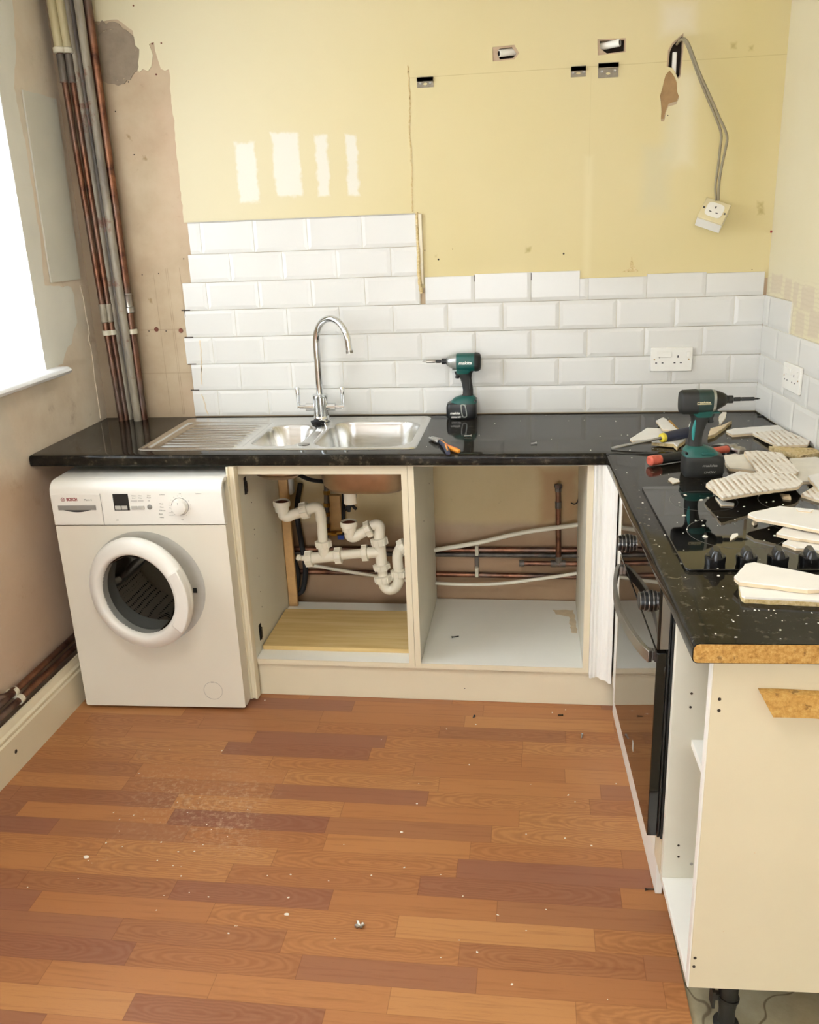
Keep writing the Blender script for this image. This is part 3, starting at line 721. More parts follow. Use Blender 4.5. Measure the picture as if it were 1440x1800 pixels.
obj('bowl', submesh(bowl_f[1]), M['stainless'], sink, sharp=80)
ub = MB()
for (cx, cy, hx, hy, r), D in ((BIG, .172), (SML, .127)):
    secs = []
    for z, s_ in ((.905, 0), (.86, .004), (.80, .010), (.91-D+.02, .018), (.91-D, .035), (.91-D-.010, .07)):
        if z < .91-D+.03 or z > .91-D: secs.append(((cx, cy, z), (1,0,0), (0,1,0), hx+.006-s_, hy+.006-s_, 3.6))
    secs.sort(key=lambda q: -q[0][2]); t_ = MB().loft(secs, 48); t_.f = [f for f in t_.f if not (len(f) == 48 and min(f) == 0)]; ub.add(t_.v, t_.f)
obj('bowl_underside', ub, M['sink_under'], sink, sharp=60)
obj('overflow_cover', MB().lathe((.972, -.462, .9125), (0, 0, 1), [(0, .019), (.0015, .019), (.0025, .014)], 24), M['satin_steel'], sink)
for (cx, cy, D) in ((1.168, -.30, .170), (.866, -.33, .125)): obj('strainer', MB().lathe((cx, cy, .91-D), (0, 0, 1), [(0, .04), (.002, .040), (.0025, .028), (-.004, .024)], 28), M['satin_steel'], sink)
wf_ = MB().lathe((1.085, -.30, .745), (0, 0, -1), [(0, .022), (.035, .022), (.036, .024), (.095, .024), (.096, .019)], 24)
wf_.cyl((1.05, -.285, .722), (1.03, -.27, .722), .012)
plab(obj('waste_outlet', wf_, M['pipe_plastic'], sink), 'white plastic outlet below the bowl')
# black plug lying behind the bowls
pg = thing('sink_plug', 'black rubber plug lying between the bowls in front of the tap', 'plug', (.95, -.165, .914))
obj('stopper', MB().lathe((.945, -.168, .9135), (.1, 0, 1), [(0, .017), (.007, .020), (.011, .021), (.012, .012), (.018, .008)], 20), M['dark_rubber'], pg)
obj('pull_tab', MB().lathe((.965, -.158, .9145), (.4, .2, 1), [(0, .008), (.006, .010), (.010, .006)], 14), M['dark_rubber'], pg)
ch = [(.975, -.16, .917), (.985, -.19, .913), (.998, -.23, .9145), (1.002, -.26, .905), (1.008, -.28, .86), (1.012, -.30, .80)]
cm = MB()
cp = MB().tube(ch, .001, 5, 8).v
for k in range(0, len(cp)-5, 5):
    c = sum((cp[k+j] for j in range(5)), V())/5; cm.lathe(c-V((0,0,.0014)), (0,0,1), [(0,.0004),(.0008,.0012),(.0014,.0014),(.002,.0012),(.0028,.0004)], 6)
plab(obj('chain', cm, M['chrome'], pg), 'fine chrome ball chain')

# ------------------------------------------------------------------ mixer tap
tap = thing('mixer_tap', 'tall chrome swan-neck mixer tap with two upright levers', 'tap', (.952, -.105, .913))
bx, by = .952, -.105
obj('tap_body', MB().lathe((bx, by, .9135), (0, 0, 1), [(0, .034), (.006, .034), (.009, .030), (.018, .029), (.020, .0275), (.085, .0275), (.088, .029), (.098, .029), (.101, .025), (.103, .014)], 40), M['chrome'], tap)
sp = [(bx, by, 1.0), (bx, by, 1.08), (bx, by, 1.16)]
dirx, diry = .86, -.51; R = .079
for k in range(0, 15):
    a = pi*.97*k/14; sp.append((bx+dirx*(R-R*cos(a)), by+diry*(R-R*cos(a)), 1.205+R*1.12*sin(a)))
e = sp[-1]; sp.append((e[0]+.003, e[1]-.002, e[2]-.03))
obj('spout', MB().tube(sp, lambda t: .0135-.002*t, 20, 4), M['chrome'], tap, sharp=60)
obj('aerator', MB().cyl((e[0]+.003, e[1]-.002, e[2]-.028), (e[0]+.004, e[1]-.0025, e[2]-.038), .0125, n=24), M['satin_steel'], tap)
for s_ in (-1, 1):
    lv = MB().cyl((bx+s_*.02, by, .966), (bx+s_*.056, by, .966), .0145, n=24); lv.cyl((bx+s_*.056, by, .966), (bx+s_*.088, by, .966), .0075, n=16)
    lo = obj('lever', lv, M['chrome'], tap)
    obj('lever_handle', MB().lathe((bx+s_*.084, by, .960), (s_*.02, .0, 1), [(0, .006), (.01, .0055), (.05, .0075), (.078, .0085), (.080, .0075)], 18), M['chrome'], lo)

# ------------------------------------------------------------------ base units of the back run
def holes(parent, pts, ax, name='screw_hole', r=.0022, d=.0008):
    for p in pts:
        p = V(p); dv = {'x': V((1,0,0)), 'y': V((0,1,0)), 'z': V((0,0,1))}[ax]
        obj(name, MB().cyl(p-dv*d, p+dv*d, r, n=8), M['void'], parent)
ep = thing('end_panel', 'tall cream end panel with grooved edge, between washing machine and sink cabinet', 'end panel', (.742, -.3, 0))
obj('panel', MB().box(.7385, .7445, -.600, -.03, .006, .8715), M['laminate_cream'], ep, bevel=.0012)
fl_ = [(.7385, -.572), (.7385, -.603), (.745, -.605), (.748, -.599), (.757, -.599), (.760, -.604), (.7655, -.603), (.7675, -.597), (.7675, -.572)]
obj('grooved_edge', MB().prism(fl_, lambda a, b, d: V((a, b, d)), .008, .8715), M['laminate_cream'], ep, sharp=20)
cab = thing('base_cabinet', 'open doorless cabinet under the sink, with waste pipes inside', 'kitchen cabinet', (1.04, -.3, .13))
obj('side_panel', MB().box(.7455, .7635, -.566, -.12, .132, .8715), M['laminate_inner'], cab, bevel=.0008)
obj('side_panel', MB().box(1.3170, 1.3355, -.566, -.04, .132, .8715), M['laminate_inner'], cab, bevel=.0008)
obj('base_board', MB().box(.7636, 1.3168, -.566, -.07, .132, .150), M['laminate_white'], cab, bevel=.0008)
obj('top_rail', MB().box(.7636, 1.3168, -.566, -.55, .835, .8715), M['laminate_cream'], cab, bevel=.001)
fe = MB().box(.7445, .7645, -.5685, -.5662, .132, .8715); fe.box(1.3160, 1.3365, -.5685, -.5662, .132, .8715); fe.box(.7646, 1.3159, -.5685, -.5662, .132, .150)
obj('edging', fe, M['laminate_cream'], cab, flat=True)
for z, y in ((.777, -.50), (.223, -.497)):
    hp = MB().box(.7636, .7655, y-.012, y+.012, z-.030, z+.030); hp.box(.7655, .7705, y-.007, y+.007, z-.024, z+.016)
    hp.cyl((.7655, y, z+.024), (.768, y, z+.024), .006, n=12); hp.cyl((.7655, y, z-.026), (.768, y, z-.026), .006, n=12)
    hp.box(.7700, .7725, y-.010, y+.002, z-.006, z+.012)
    plab(obj('hinge_plate', hp, M['dark_steel'], cab, bevel=.001), 'old metal hinge plate')
holes(cab, [(.7636, -.45, z) for z in (.70, .60, .58, .49, .42, .36, .30)] + [(.7636, -.20, .6), (.7636, -.20, .5)], 'x')
plab(obj('rear_batten', MB().box(.765, .800, -.118, -.100, .151, .868), M['batten'], cab, bevel=.001), 'bare timber upright at the back')
cab2 = thing('base_cabinet', 'empty open cabinet right of the sink, copper pipes showing through its back', 'kitchen cabinet', (1.63, -.3, .13))
obj('side_panel', MB().box(1.3385, 1.3565, -.566, -.012, .132, .8715), M['laminate_inner'], cab2, bevel=.0008)
obj('side_panel', MB().box(1.9120, 1.9300, -.566, -.012, .132, .8715), M['laminate_inner'], cab2, bevel=.0008)
obj('base_board', MB().box(1.3568, 1.9118, -.566, -.012, .132, .150), M['laminate_white'], cab2, bevel=.0008)
obj('top_rail', MB().box(1.3568, 1.9118, -.566, -.548, .8625, .8715), M['laminate_cream'], cab2, flat=True)
fe = MB().box(1.3375, 1.3575, -.5685, -.5662, .132, .8715); fe.box(1.9110, 1.9310, -.5685, -.5662, .132, .8715); fe.box(1.3576, 1.9109, -.5685, -.5662, .132, .150)
obj('edging', fe, M['laminate_cream'], cab2, flat=True)
holes(cab2, [(1.3565, -.10, .76), (1.3565, -.35, .60), (1.3565, -.15, .68), (1.9120, -.12, .38)], 'x', r=.003)
obj('stain', MB().sheet([jag([(1.82, -.10), (1.90, -.10), (1.905, -.30), (1.885, -.30), (1.88, -.16), (1.83, -.14)], .015, .004, 4)], XY, .150, .1503), M['tile_edge'], cab2, flat=True)
lb = MB().box(.768, 1.3125, -.495, -.175, .1503, .1665)
tag(obj('loose_shelf', lb, M['shelf_wood'], origin=(1.04, -.33, .1503), bevel=.0008), 'oak-effect board lying loose on the floor of the sink cabinet', 'shelf board')
pl_ = MB().box(.747, 2.018, -.552, -.536, .0, .1315)
plo = obj('plinth', pl_, M['laminate_cream'], origin=(1.38, -.544, 0), bevel=.001)
tag(plo, 'cream kickboard running along the floor under the two open cabinets', 'kickboard')
p = at(817, 1210, 'y', -.552); obj('screw_hole', MB().cyl((p.x, -.5525, p.z), (p.x, -.551, p.z), .002, n=8), M['void'], plo)
# fluted corner post
cpp = [(1.9315, -.55), (1.9315, -.592), (1.9355, -.597), (1.9395, -.5945), (1.9430, -.5895), (1.950, -.5895), (1.952, -.5865), (1.957, -.584), (1.964, -.590), (1.967, -.601), (1.972, -.606), (1.980, -.607), (1.9865, -.612), (1.992, -.628), (2.0005, -.632), (2.0035, -.626), (2.0035, -.55)]
cpm = MB().prism(cpp, lambda a, b, d: V((a, b, d)), .128, .8715)
tag(obj('corner_post', cpm, M['gloss_white'], origin=(1.965, -.59, .128), sharp=28), 'white fluted corner post where the two cabinet runs meet', 'corner post')
fp = MB().prism([(.041, -.645), (.049, -.645), (.049, -.936), (.041, -.936)], lambda a, b, d: R_(a, b, d), .13, .871)
tag(obj('filler_panel', fp, M['laminate_white'], origin=R_(.016, -.78, .13), flat=True), 'narrow white filler beside the oven, behind the corner post', 'filler panel')

# ------------------------------------------------------------------ oven and right run
ovm = RUN @ Matrix.Translation((.03, -1.24, .17))
oven = thing('oven', 'built-in black glass oven with curved handle and round knobs', 'oven', M=ovm)
def rbox(x0, x1, y0, y1, z0, z1): return MB().box(x0, x1, y0, y1, z0, z1).xf(RUN)
OY0, OY1 = -.940, -1.535
obj('oven_body', rbox(.034, .56, OY1+.012, OY0-.012, .235, .862), M['dark'], oven, bevel=.002)
obj('control_panel', rbox(.006, .030, OY1, OY0, .720, .866), M['oven_glass'], oven, bevel=.0015)
plab(obj('panel_end_cap', rbox(.012, .030, OY1-.0015, OY1-.0001, .722, .864), M['satin_steel'], oven, bevel=.0006), 'satin steel end cap')
dmb = MB().box(.006, .028, OY1, OY0, .240, .712).xf(RUN)
odoor = obj('oven_door', dmb, M['oven_glass'], oven, bevel=.0015)
obj('side_trim', rbox(.029, .0345, OY1-.001, OY1+.02, .236, .866), M['dark'], oven, bevel=.0015)
obj('side_trim', rbox(.0355, .0405, OY1-.006, OY1+.012, .236, .866), M['dark'], oven, bevel=.001)
hb = []
for k in range(25):
    t = k/24; y = -.985-(1.500-.985)*t; x = -.001-.036*sin(pi*t)**.75
    hb.append((x, y))
hm = MB(); rings = []
for k, (x, y) in enumerate(hb):
    a = hb[max(k-1, 0)]; b = hb[min(k+1, 24)]; tx, ty = b[0]-a[0], b[1]-a[1]; L_ = math.hypot(tx, ty); nx, ny = -ty/L_, tx/L_
    rings.append([R_(x+nx*sx, y+ny*sx, z) for sx, z in ((-.005, .672), (.005, .672), (.005, .700), (-.005, .700))])
hm.rings(rings)
for y in (-.995, -1.49): hm.box(-.006, .006, y-.008, y+.008, .675, .698); hm.v[-8:] = [RUN @ q for q in hm.v[-8:]]
plab(obj('handle', hm, M['satin_steel'], odoor, sharp=40, bevel=.001), 'curved satin steel bar handle')
for y in (-1.055, -1.425):
    kb = obj('knob', MB().lathe(R_(.0058, y, .787), RUN.to_3x3() @ V((-1, 0, 0)), [(0, .024), (.004, .0245), (.0045, .021), (.009, .021), (.0095, .0225), (.013, .0225), (.0135, .0205), (.0235, .020), (.0245, .0185)], 32), M['dark'], oven)
    kr = MB()
    for d0, r in ((.0125, .0218), (.0035, .0252), (.0220, .0208)): kr.lathe(R_(.0058-d0, y, .787), RUN.to_3x3() @ V((-1, 0, 0)), [(0, r), (.0022, r)], 32)
    obj('knob_ring', kr, M['satin_steel'], kb)
obj('oven_badge', rbox(.0050, .0058, -1.30, -1.285, .31, .335), M['pale_grey'], odoor, flat=True)
hs = thing('oven_housing', 'white cabinet carcass holding the oven', 'kitchen cabinet', M=RUN @ Matrix.Translation((.3, -1.24, .13)))
obj('side_panel', rbox(.045, .58, -.938, -.922, .13, .8715), M['laminate_white'], hs, flat=True)
obj('base_rail', rbox(.040, .57, -1.46, -.94, .13, .228), M['laminate_white'], hs, bevel=.001)
plab(obj('lower_filler', rbox(.0405, .065, -1.532, -1.463, .13, .236), M['laminate_cream'], hs, bevel=.001), 'cream filler under the oven corner')
pk = thing('plinth', 'white kickboard under the oven, stopping short at its near end', 'kickboard', M=RUN @ Matrix.Translation((.06, -1.0, 0)))
obj('board', rbox(.050, .066, -1.452, -.60, .0015, .1295), M['gloss_white'], pk, bevel=.001)
# narrow end cabinet
ec = thing('base_cabinet', 'narrow open cabinet at the end of the right run, cream outer side towards the camera', 'kitchen cabinet', M=RUN @ Matrix.Translation((.3, -1.7, .13)))
EZ = .128
obj('side_panel', rbox(.040, .575, -1.5620, -1.5445, EZ, .8715), M['laminate_inner'], ec, bevel=.0008)
plab(obj('outer_side', rbox(.0430, .62, -1.856, -1.838, EZ, .8715), M['laminate_cream'], ec, bevel=.0006), 'wide cream end panel')
plab(obj('edging', rbox(.0400, .0428, -1.856, -1.838, EZ, .8715), M['gloss_white'], ec, flat=True), 'white edging strip')
obj('base_board', rbox(.040, .575, -1.8378, -1.5622, EZ, .146), M['gloss_white'], ec, bevel=.0008)
obj('shelf', rbox(.085, .575, -1.8376, -1.5624, .500, .517), M['gloss_white'], ec, bevel=.0008)
obj('back_board', rbox(.575, .581, -1.856, -1.5445, EZ, .8715), M['laminate_inner'], ec, flat=True)
for u, v in ((1216, 1219), (1214, 1243), (1193, 1486), (1193, 1506)):
    c = RUNI @ CAMP; q = RUNI @ at(u, v, 'y', -1.6); d = q-c; t = (-1.5621-c.y)/d.y; q = c+d*t
    hm_ = MB().cyl((q.x, -1.5626, q.z), (q.x, -1.5615, q.z), .0028, n=10).xf(RUN); obj('screw_hole', hm_, M['void'], ec)
for u, v in ((1265, 1229), (1264, 1249), (1222, 1684), (1220, 1699), (1327, 1499), (1272, 1637)):
    c = RUNI @ CAMP; q = RUNI @ at(u, v, 'y', -1.8); d = q-c; t = (-1.8561-c.y)/d.y; q = c+d*t
    hm_ = MB().cyl((q.x, -1.8566, q.z), (q.x, -1.8555, q.z), .0032 if u < 1270 else .0015, n=10).xf(RUN); obj('screw_hole', hm_, M['void'] if u < 1270 else M['tile_edge'], ec)
sw = MB().lathe(R_(.105, -1.5621, .186), RUN.to_3x3() @ V((0,-1,0)), [(0, .004), (.001, .0035)], 12); obj('screw_head', sw, M['steel'], ec)
# broken board stuck on the outer side
c_ = [(.122, .812), (.62, .797), (.62, .755), (.147, .7655)]
st_ = MB().prism(jag([(a, b) for a, b in c_], .03, .0012, 5), lambda a, b, d: R_(a, d, b), -1.8563, -1.876)
tag(obj('chipboard_strip', st_, M['board_wood'], origin=R_(.3, -1.865, .78), flat=True), 'torn chipboard strip fixed to the cream end panel below the worktop', 'batten')
lg = thing('cabinet_leg', 'black plastic adjustable leg under the cream end cabinet', 'cabinet leg', M=RUN @ Matrix.Translation((.135, -1.815, 0)))
obj('leg', MB().lathe(R_(.135, -1.815, -.008), (0,0,1), [(0, .026), (.006, .026), (.010, .017), (.04, .0165), (.06, .0185), (.135, .0205)], 28), M['tool_black'], lg)
clm = MB().lathe(R_(.135, -1.815, .062), (.12, 0, 1), [(0, .0195), (.0, .022), (.007, .022), (.007, .0195)], 28, False)
clm.v += []; cb = MB().box(.100, .106, -1.828, -1.802, .045, .088).box(.106, .117, -1.821, -1.809, .060, .075).xf(RUN); clm.add(cb.v, cb.f)
plab(obj('plinth_clip', clm, M['tool_black'], lg), 'clip ring round the leg')

# ------------------------------------------------------------------ hob
HZ = .9102
hob = thing('hob', 'black glass hob with four knobs, littered with broken tile', 'hob', M=RUN @ Matrix.Translation((.31, -1.26, HZ)))
def rr_poly(x0, x1, y0, y1, r, n=6):
    out = []
    for cx, cy, a0 in ((x1-r, y1-r, 0), (x0+r, y1-r, pi/2), (x0+r, y0+r, pi), (x1-r, y0+r, 3*pi/2)):
        for k in range(n+1): out.append((cx+r*cos(a0+pi/2*k/n), cy+r*sin(a0+pi/2*k/n)))
    return out
obj('glass_top', MB().prism(rr_poly(.052, .562, -1.556, -.966, .012), lambda a, b, d: R_(a, b, d), HZ, HZ+.0062), M['hob_glass'], hob, bevel=.0015)
for cx, cy, r in ((.185, -1.10, .082), (.205, -1.335, .105), (.425, -1.11, .105), (.44, -1.35, .075)):
    ri = MB(); n = 64; ri.add([R_(cx+cos(2*pi*i/n)*q, cy+sin(2*pi*i/n)*q, HZ+.0064) for q in (r, r+.0012) for i in range(n)], [(i, (i+1) % n, n+(i+1) % n, n+i) for i in range(n)])
    obj('cooking_zone', ri, M['zone'], hob, flat=True)
for i in range(4):
    cx, cy = .117+.063*i, -1.523; z = HZ+.0063
    kn = MB().lathe(R_(cx, cy, z), (0,0,1), [(0, .0205), (.014, .0215), (.018, .0205), (.0195, .018)], 28)
    a = RUN.to_3x3() @ V((.12, 1, 0)).normalized(); b = a.cross(V((0,0,1)))
    kn.loft([(R_(cx, cy, z+.0165), b, a, .0125, .0205, 4), (R_(cx, cy, z+.027), b, a, .0100, .0190, 4), (R_(cx, cy, z+.033), b, a, .0055, .0170, 4)], 20)
    obj('control_knob', kn, M['hob_knob'], hob, sharp=30)

# ------------------------------------------------------------------ washing machine
mx, my = .156, -.681
wm = thing('washing_machine', 'white front-loading washing machine with its round door slightly ajar', 'washing machine', (mx+.3, my+.28, 0))
PC = (.452, .468)                     # porthole centre in x, z
MF = lambda a, b, d: V((a, my-d, b))  # sheets on the machine front
fr = MB().sheet([rr_poly(mx, mx+.598, .012, .6935, .006, 3), circ(PC[0], PC[1], .152, 56)], MF, 0, -.02)
obj('front_panel', fr, M['appliance'], wm, flat=True, fix=True)
bd = MB().box(mx, mx+.003, my+.0202, -.085, .012, .835).box(mx+.595, mx+.598, my+.0202, -.085, .012, .835).box(mx+.003, mx+.595, -.09, -.085, .012, .835).box(mx+.003, mx+.595, my+.0202, -.09, .012, .02)
obj('casing', bd, M['appliance'], wm, flat=True)
obj('top_cover', MB().box(mx-.001, mx+.599, my+.045, -.08, .828, .846), M['appliance_white'], wm, bevel=.005)
cpn = [(my+.03, .6965), (my-.003, .6965), (my-.003, .805), (my+.001, .822), (my+.010, .834), (my+.024, .8425), (my+.048, .8455), (my+.048, .81), (my+.03, .80)]
cpx = MB().rings([[V((x, y, z)) for y, z in cpn] for x in (mx, mx+.598)])
cpo = obj('control_panel', cpx, M['appliance_white'], wm, sharp=30, bevel=.0015)
ft = MB()
for x in (mx+.05, mx+.548): ft.cyl((x, my+.08, .0), (x, my+.08, .0125), .02)
obj('foot', ft, M['dark'], wm)
# lines and printing on the panel
YP = my-.0034
def ppt(u, v): q = at(u, v, 'y', YP); return q.x, q.z
gx = MB().box(.3325, .3340, YP-.0002, YP+.0005, .697, .806); obj('seam', gx, M['grey_plastic'], cpo, flat=True)
dw = thing  # keep name free
drawer = obj('detergent_drawer', MB().box(mx+.004, .3320, YP-.0012, YP+.0002, .7000, .803), M['appliance_white'], wm, bevel=.0008)
DXY = YP-.0013
hd = MB().box(.1795, .3135, DXY-.0022, DXY, .7500, .7665)
obj('handle', hd, M['grey_plastic'], drawer, bevel=.001)
rec = [(.197, .7498), (.296, .7498)] + [(.296-.099*t, .7498-.0075*sin(pi*t)) for t in [i/12 for i in range(1, 12)]]
obj('handle_recess', MB().sheet([rec], lambda a, b, d: V((a, DXY-d, b)), 0, .0008), M['ink_dark'], drawer, flat=True)
rt_, up_ = V((1,0,0)), V((0,0,1))
obj('lettering', MB().text('BOSCH', .0150, (.2325, DXY-.0003, .7865), rt_, up_, .0005, weight=.0005, sx=.78), M['red_ink'], drawer, flat=True)
obj('lettering', MB().text('Maxx 6', .0095, (.289, DXY-.0003, .7850), rt_, up_, .0005), M['ink'], drawer, flat=True)
lc = (.2005, .7865); em = MB()
em.tube([(lc[0]+cos(2*pi*i/24)*.0066, DXY-.0004, lc[1]+sin(2*pi*i/24)*.0066) for i in range(25)], .0006, 6)
em.box(lc[0]-.0030, lc[0]-.0018, DXY-.0008, DXY, lc[1]-.0042, lc[1]+.0042).box(lc[0]+.0018, lc[0]+.0030, DXY-.0008, DXY, lc[1]-.0042, lc[1]+.0042).box(lc[0]-.002, lc[0]+.002, DXY-.0008, DXY, lc[1]-.0006, lc[1]+.0006)
obj('round_emblem', em, M['red_ink'], drawer, flat=True)
def pbox(u0, v0, u1, v1, th=.001, y=YP):
    a = ppt(u0, v1); b = ppt(u1, v0); return MB().box(a[0], b[0], y-th, y+.0002, a[1], b[1])
dsp = obj('display', pbox(203.5, 868, 226.5, 897, .0012), M['dark'], cpo, bevel=.0006)
for u in (205, 216.5): obj('button', pbox(u, 888.5, u+9.2, 895.5, .0022), M['pale_grey'], dsp, bevel=.0008)
for u in (233.5, 245.5): obj('button', pbox(u, 889.5, u+10, 895.5, .0018), M['pale_grey'], cpo, bevel=.0006)
q = ppt(265.5, 891.5); obj('round_button', MB().lathe((q[0], YP, q[1]), (0, -1, 0), [(0, .0085), (.001, .0085), (.002, .007)], 24), M['grey_plastic'], cpo)
q = ppt(319.5, 891)
dl = obj('programme_dial', MB().lathe((q[0], YP, q[1]), (0, -1, 0), [(0, .0285), (.001, .0285), (.0015, .0255), (.016, .0245), (.018, .0235), (.019, .021)], 40), M['appliance_white'], cpo, sharp=30)
obj('dial_ring', MB().lathe((q[0], YP-.0004, q[1]), (0, -1, 0), [(0, .0300), (.0008, .0300), (.0008, .0282), (0, .0282)], 40, False), M['grey_plastic'], dl)
obj('dial_marker', MB().box(q[0]-.0006, q[0]+.0006, YP-.0195, YP-.0188, q[1]+.010, q[1]+.018), M['ink_dark'], dl, flat=True)
pr_ = MB()
for (u0, u1, v) in ((232, 243, 880.5), (244.5, 254.5, 880.5)): a = ppt(u0, v); b = ppt(u1, v); pr_.box(a[0], b[0], YP-.0003, YP, a[1]-.0006, a[1]+.0008)
for txt, u, v, sz in (('Option', 237, 871.5, .0052), ('Start', 248.5, 871.5, .0052), ('Speed', 237, 875.5, .0048), ('Delay', 248.5, 875.5, .0048), ('Start', 264, 871.5, .006), ('Pause', 264, 875, .006), ('Add', 264, 880.5, .005),
                      ('Cottons', 287, 870, .0055), ('Wool', 286, 886, .0055), ('Rinse', 287, 892, .0055), ('Delicates', 288, 898, .0055), ('Quick', 285, 904, .0055), ('Mixed', 287, 910, .0055), ('Off', 319, 869, .005), ('Spin', 324, 914.5, .0055), ('Synthetics', 352, 869, .005), ('A/B', 208, 914, .006)):
    a = ppt(u, v); pr_.text(txt, sz, (a[0], YP-.0001, a[1]), rt_, up_, .0003)
for k in range(14):
    a = radians(-60+k*22.5); pr_.box(q[0]+.036*cos(a)-.0011, q[0]+.036*cos(a)+.0011, YP-.0003, YP, q[1]+.036*sin(a)-.0006, q[1]+.036*sin(a)+.0006)
for v in (883, 889, 895, 901, 907): a = ppt(294, v); pr_.box(a[0]+.01, a[0]+.028, YP-.0002, YP, a[1]-.0002, a[1]+.0002)
obj('printing', pr_, M['ink'], cpo, flat=True)
# porthole, seal and drum
sl = MB().lathe((PC[0], my+.0195, PC[1]), (0, 1, 0), [(-.0205, .152), (-.012, .150), (.0, .141), (.03, .137), (.05, .150), (.055, .158)], 56, False)
obj('door_seal', sl, M['seal'], wm)
rcs = MB().lathe((PC[0], my-.0006, PC[1]), (0, -1, 0), [(0, .1525), (.0, .205), (.0012, .2052), (.0014, .153)], 64, False)
obj('porthole_surround', rcs, M['pale_grey'], wm)
lt = MB().box(.614, .628, my-.0035, my-.0019, .452, .470); obj('latch', lt, M['dark'], wm, bevel=.0005)
dm = MB().lathe((PC[0], my+.055, PC[1]), (0, 1, 0), [(0, .165), (.03, .215), (.30, .215), (.302, .05), (.30, .0005)], 56, False)
dmo = obj('drum', dm, M['drum'], wm)
for k in range(3):
    a = radians(70+k*120); c = V((PC[0]+cos(a)*.205, my+.10, PC[1]+sin(a)*.205)); r_ = V((cos(a), 0, sin(a))); t_ = V((-sin(a), 0, cos(a)))
    obj('drum_paddle', MB().loft([(c+V((0, y, 0))-r_*h*.5, t_, r_, .022, max(.004, h), 2) for y, h in ((0, .012), (.03, .035), (.20, .040), (.24, .02))], 16), M['satin_steel'], dmo)
# door, hinged on the left, standing a little open
TH = radians(11); hx, hy = .262, my-.006
DM = Matrix.Translation((hx, hy, .476)) @ Matrix.Rotation(-TH, 4, 'Z')
RO = .1975
ring = MB().lathe((RO, 0, 0), (0, -1, 0), [(.0, .150), (.004, .188), (.010, .1965), (.022, .1975), (.034, .190), (.045, .172), (.049, .155), (.046, .147), (.034, .141), (.018, .139), (.004, .1385)], 72, False).xf(DM)
dn = obj('door', ring, M['appliance_white'], wm, sharp=50)
gb = MB().lathe((RO, 0, 0), (0, -1, 0), [(.030, .1405), (.020, .139), (-.010, .130), (-.045, .105), (-.055, .06), (-.057, .0005)], 64, False).xf(DM)
gb2 = MB().lathe((RO, 0, 0), (0, -1, 0), [(.030, .1405), (.034, .08), (.035, .0005)], 64, False).xf(DM)
obj('glass_bowl', gb, M['porthole'], dn)
sg = []
for k in range(15):
    a = radians(-36+68*k/14); sg.append((RO+cos(a)*.1995, sin(a)*.1995))
for k in range(15):
    a = radians(32-68*k/14); sg.append((RO+cos(a)*.156, sin(a)*.156))
hg = MB().prism(sg, lambda a, b, d: V((a, -d, b)), .030, .0515).xf(DM)
plab(obj('door_handle', hg, M['appliance_white'], dn, bevel=.003), 'curved grip on the right of the door')
sgl = MB()
for aa in (-37, 33): a = radians(aa); sgl.add([DM @ V((RO+cos(a)*r, -.0485+(.016 if r > .18 else 0), sin(a)*r)) + DM.to_3x3() @ V((-sin(a)*w, 0, cos(a)*w)) for r in (.152, .188) for w in (-.0008, .0008)], [(0, 1, 3, 2)])
obj('fluff_filter_flap', MB().lathe((.641, my-.0002, .078), (0, -1, 0), [(0, .0345), (.0003, .0345), (.0003, .0335), (0, .0335)], 40, False), M['grey_plastic'], wm)
obj('flap_catch', MB().box(.636, .646, my-.0008, my, .1105, .1125), M['ink_dark'], wm, flat=True)

wm.location.x -= .014; wm.rotation_euler.z = radians(2.0); wm.scale = (.978, 1, 1)

# ------------------------------------------------------------------ wall sockets
def double_socket(root, F):
    """F(x, z, out): point on the face of the fitting"""
    def bx_(a, b, c, d, o0, o1):
        return MB().add([F(x, z, o) for o in (o0, o1) for x, z in ((a, c), (b, c), (b, d), (a, d))], [(0,1,2,3)[::-1],(4,5,6,7),(0,1,5,4),(1,2,6,5),(2,3,7,6),(3,0,4,7)])
    obj('faceplate', bx_(-.073, .073, -.043, .043, 0, .0095), M['white_plastic'], root, bevel=.0025)
    for s_ in (-1, 1):
        obj('rocker_switch', bx_(s_*.038-.024+.012 if s_ < 0 else .052, (s_*.038+.012 if False else (-.002 if s_ < 0 else .064)), .008, .028, .0097, .0125), M['white_plastic'], root, bevel=.001)
        c = -.042 if s_ < 0 else .022
        m = MB(); 
        for a, b, w, h in ((0, .010, .0022, .0042), (-.011, -.012, .0034, .002), (.011, -.012, .0034, .002)):
            q_ = bx_(c+a-w, c+a+w, b-h, b+h, .0096, .0099); m.add(q_.v, q_.f)
        obj('pin_slots', m, M['ink_dark'], root, flat=True)
    m = MB()
    for s_ in (-1, 1): q_ = bx_(s_*.060-.0022, s_*.060+.0022, -.0022, .0022, .0095, .0105); m.add(q_.v, q_.f)
    obj('screw_head', m, M['brass'], root, flat=True)
sa = thing('double_socket', 'white double wall socket on the back wall tiles', 'socket', (2.2315, -.009, 1.1055))
double_socket(sa, lambda x, z, o: V((2.2315+x, -.0091-o, 1.1055+z)))
sbm = RW @ Matrix.Translation((-.009, -.350, 1.092))
sb_ = thing('double_socket', 'white double wall socket on the right-hand wall tiles', 'socket', M=sbm)
double_socket(sb_, lambda x, z, o: RW @ V((-.0091-o, -.350-x, 1.092+z)))
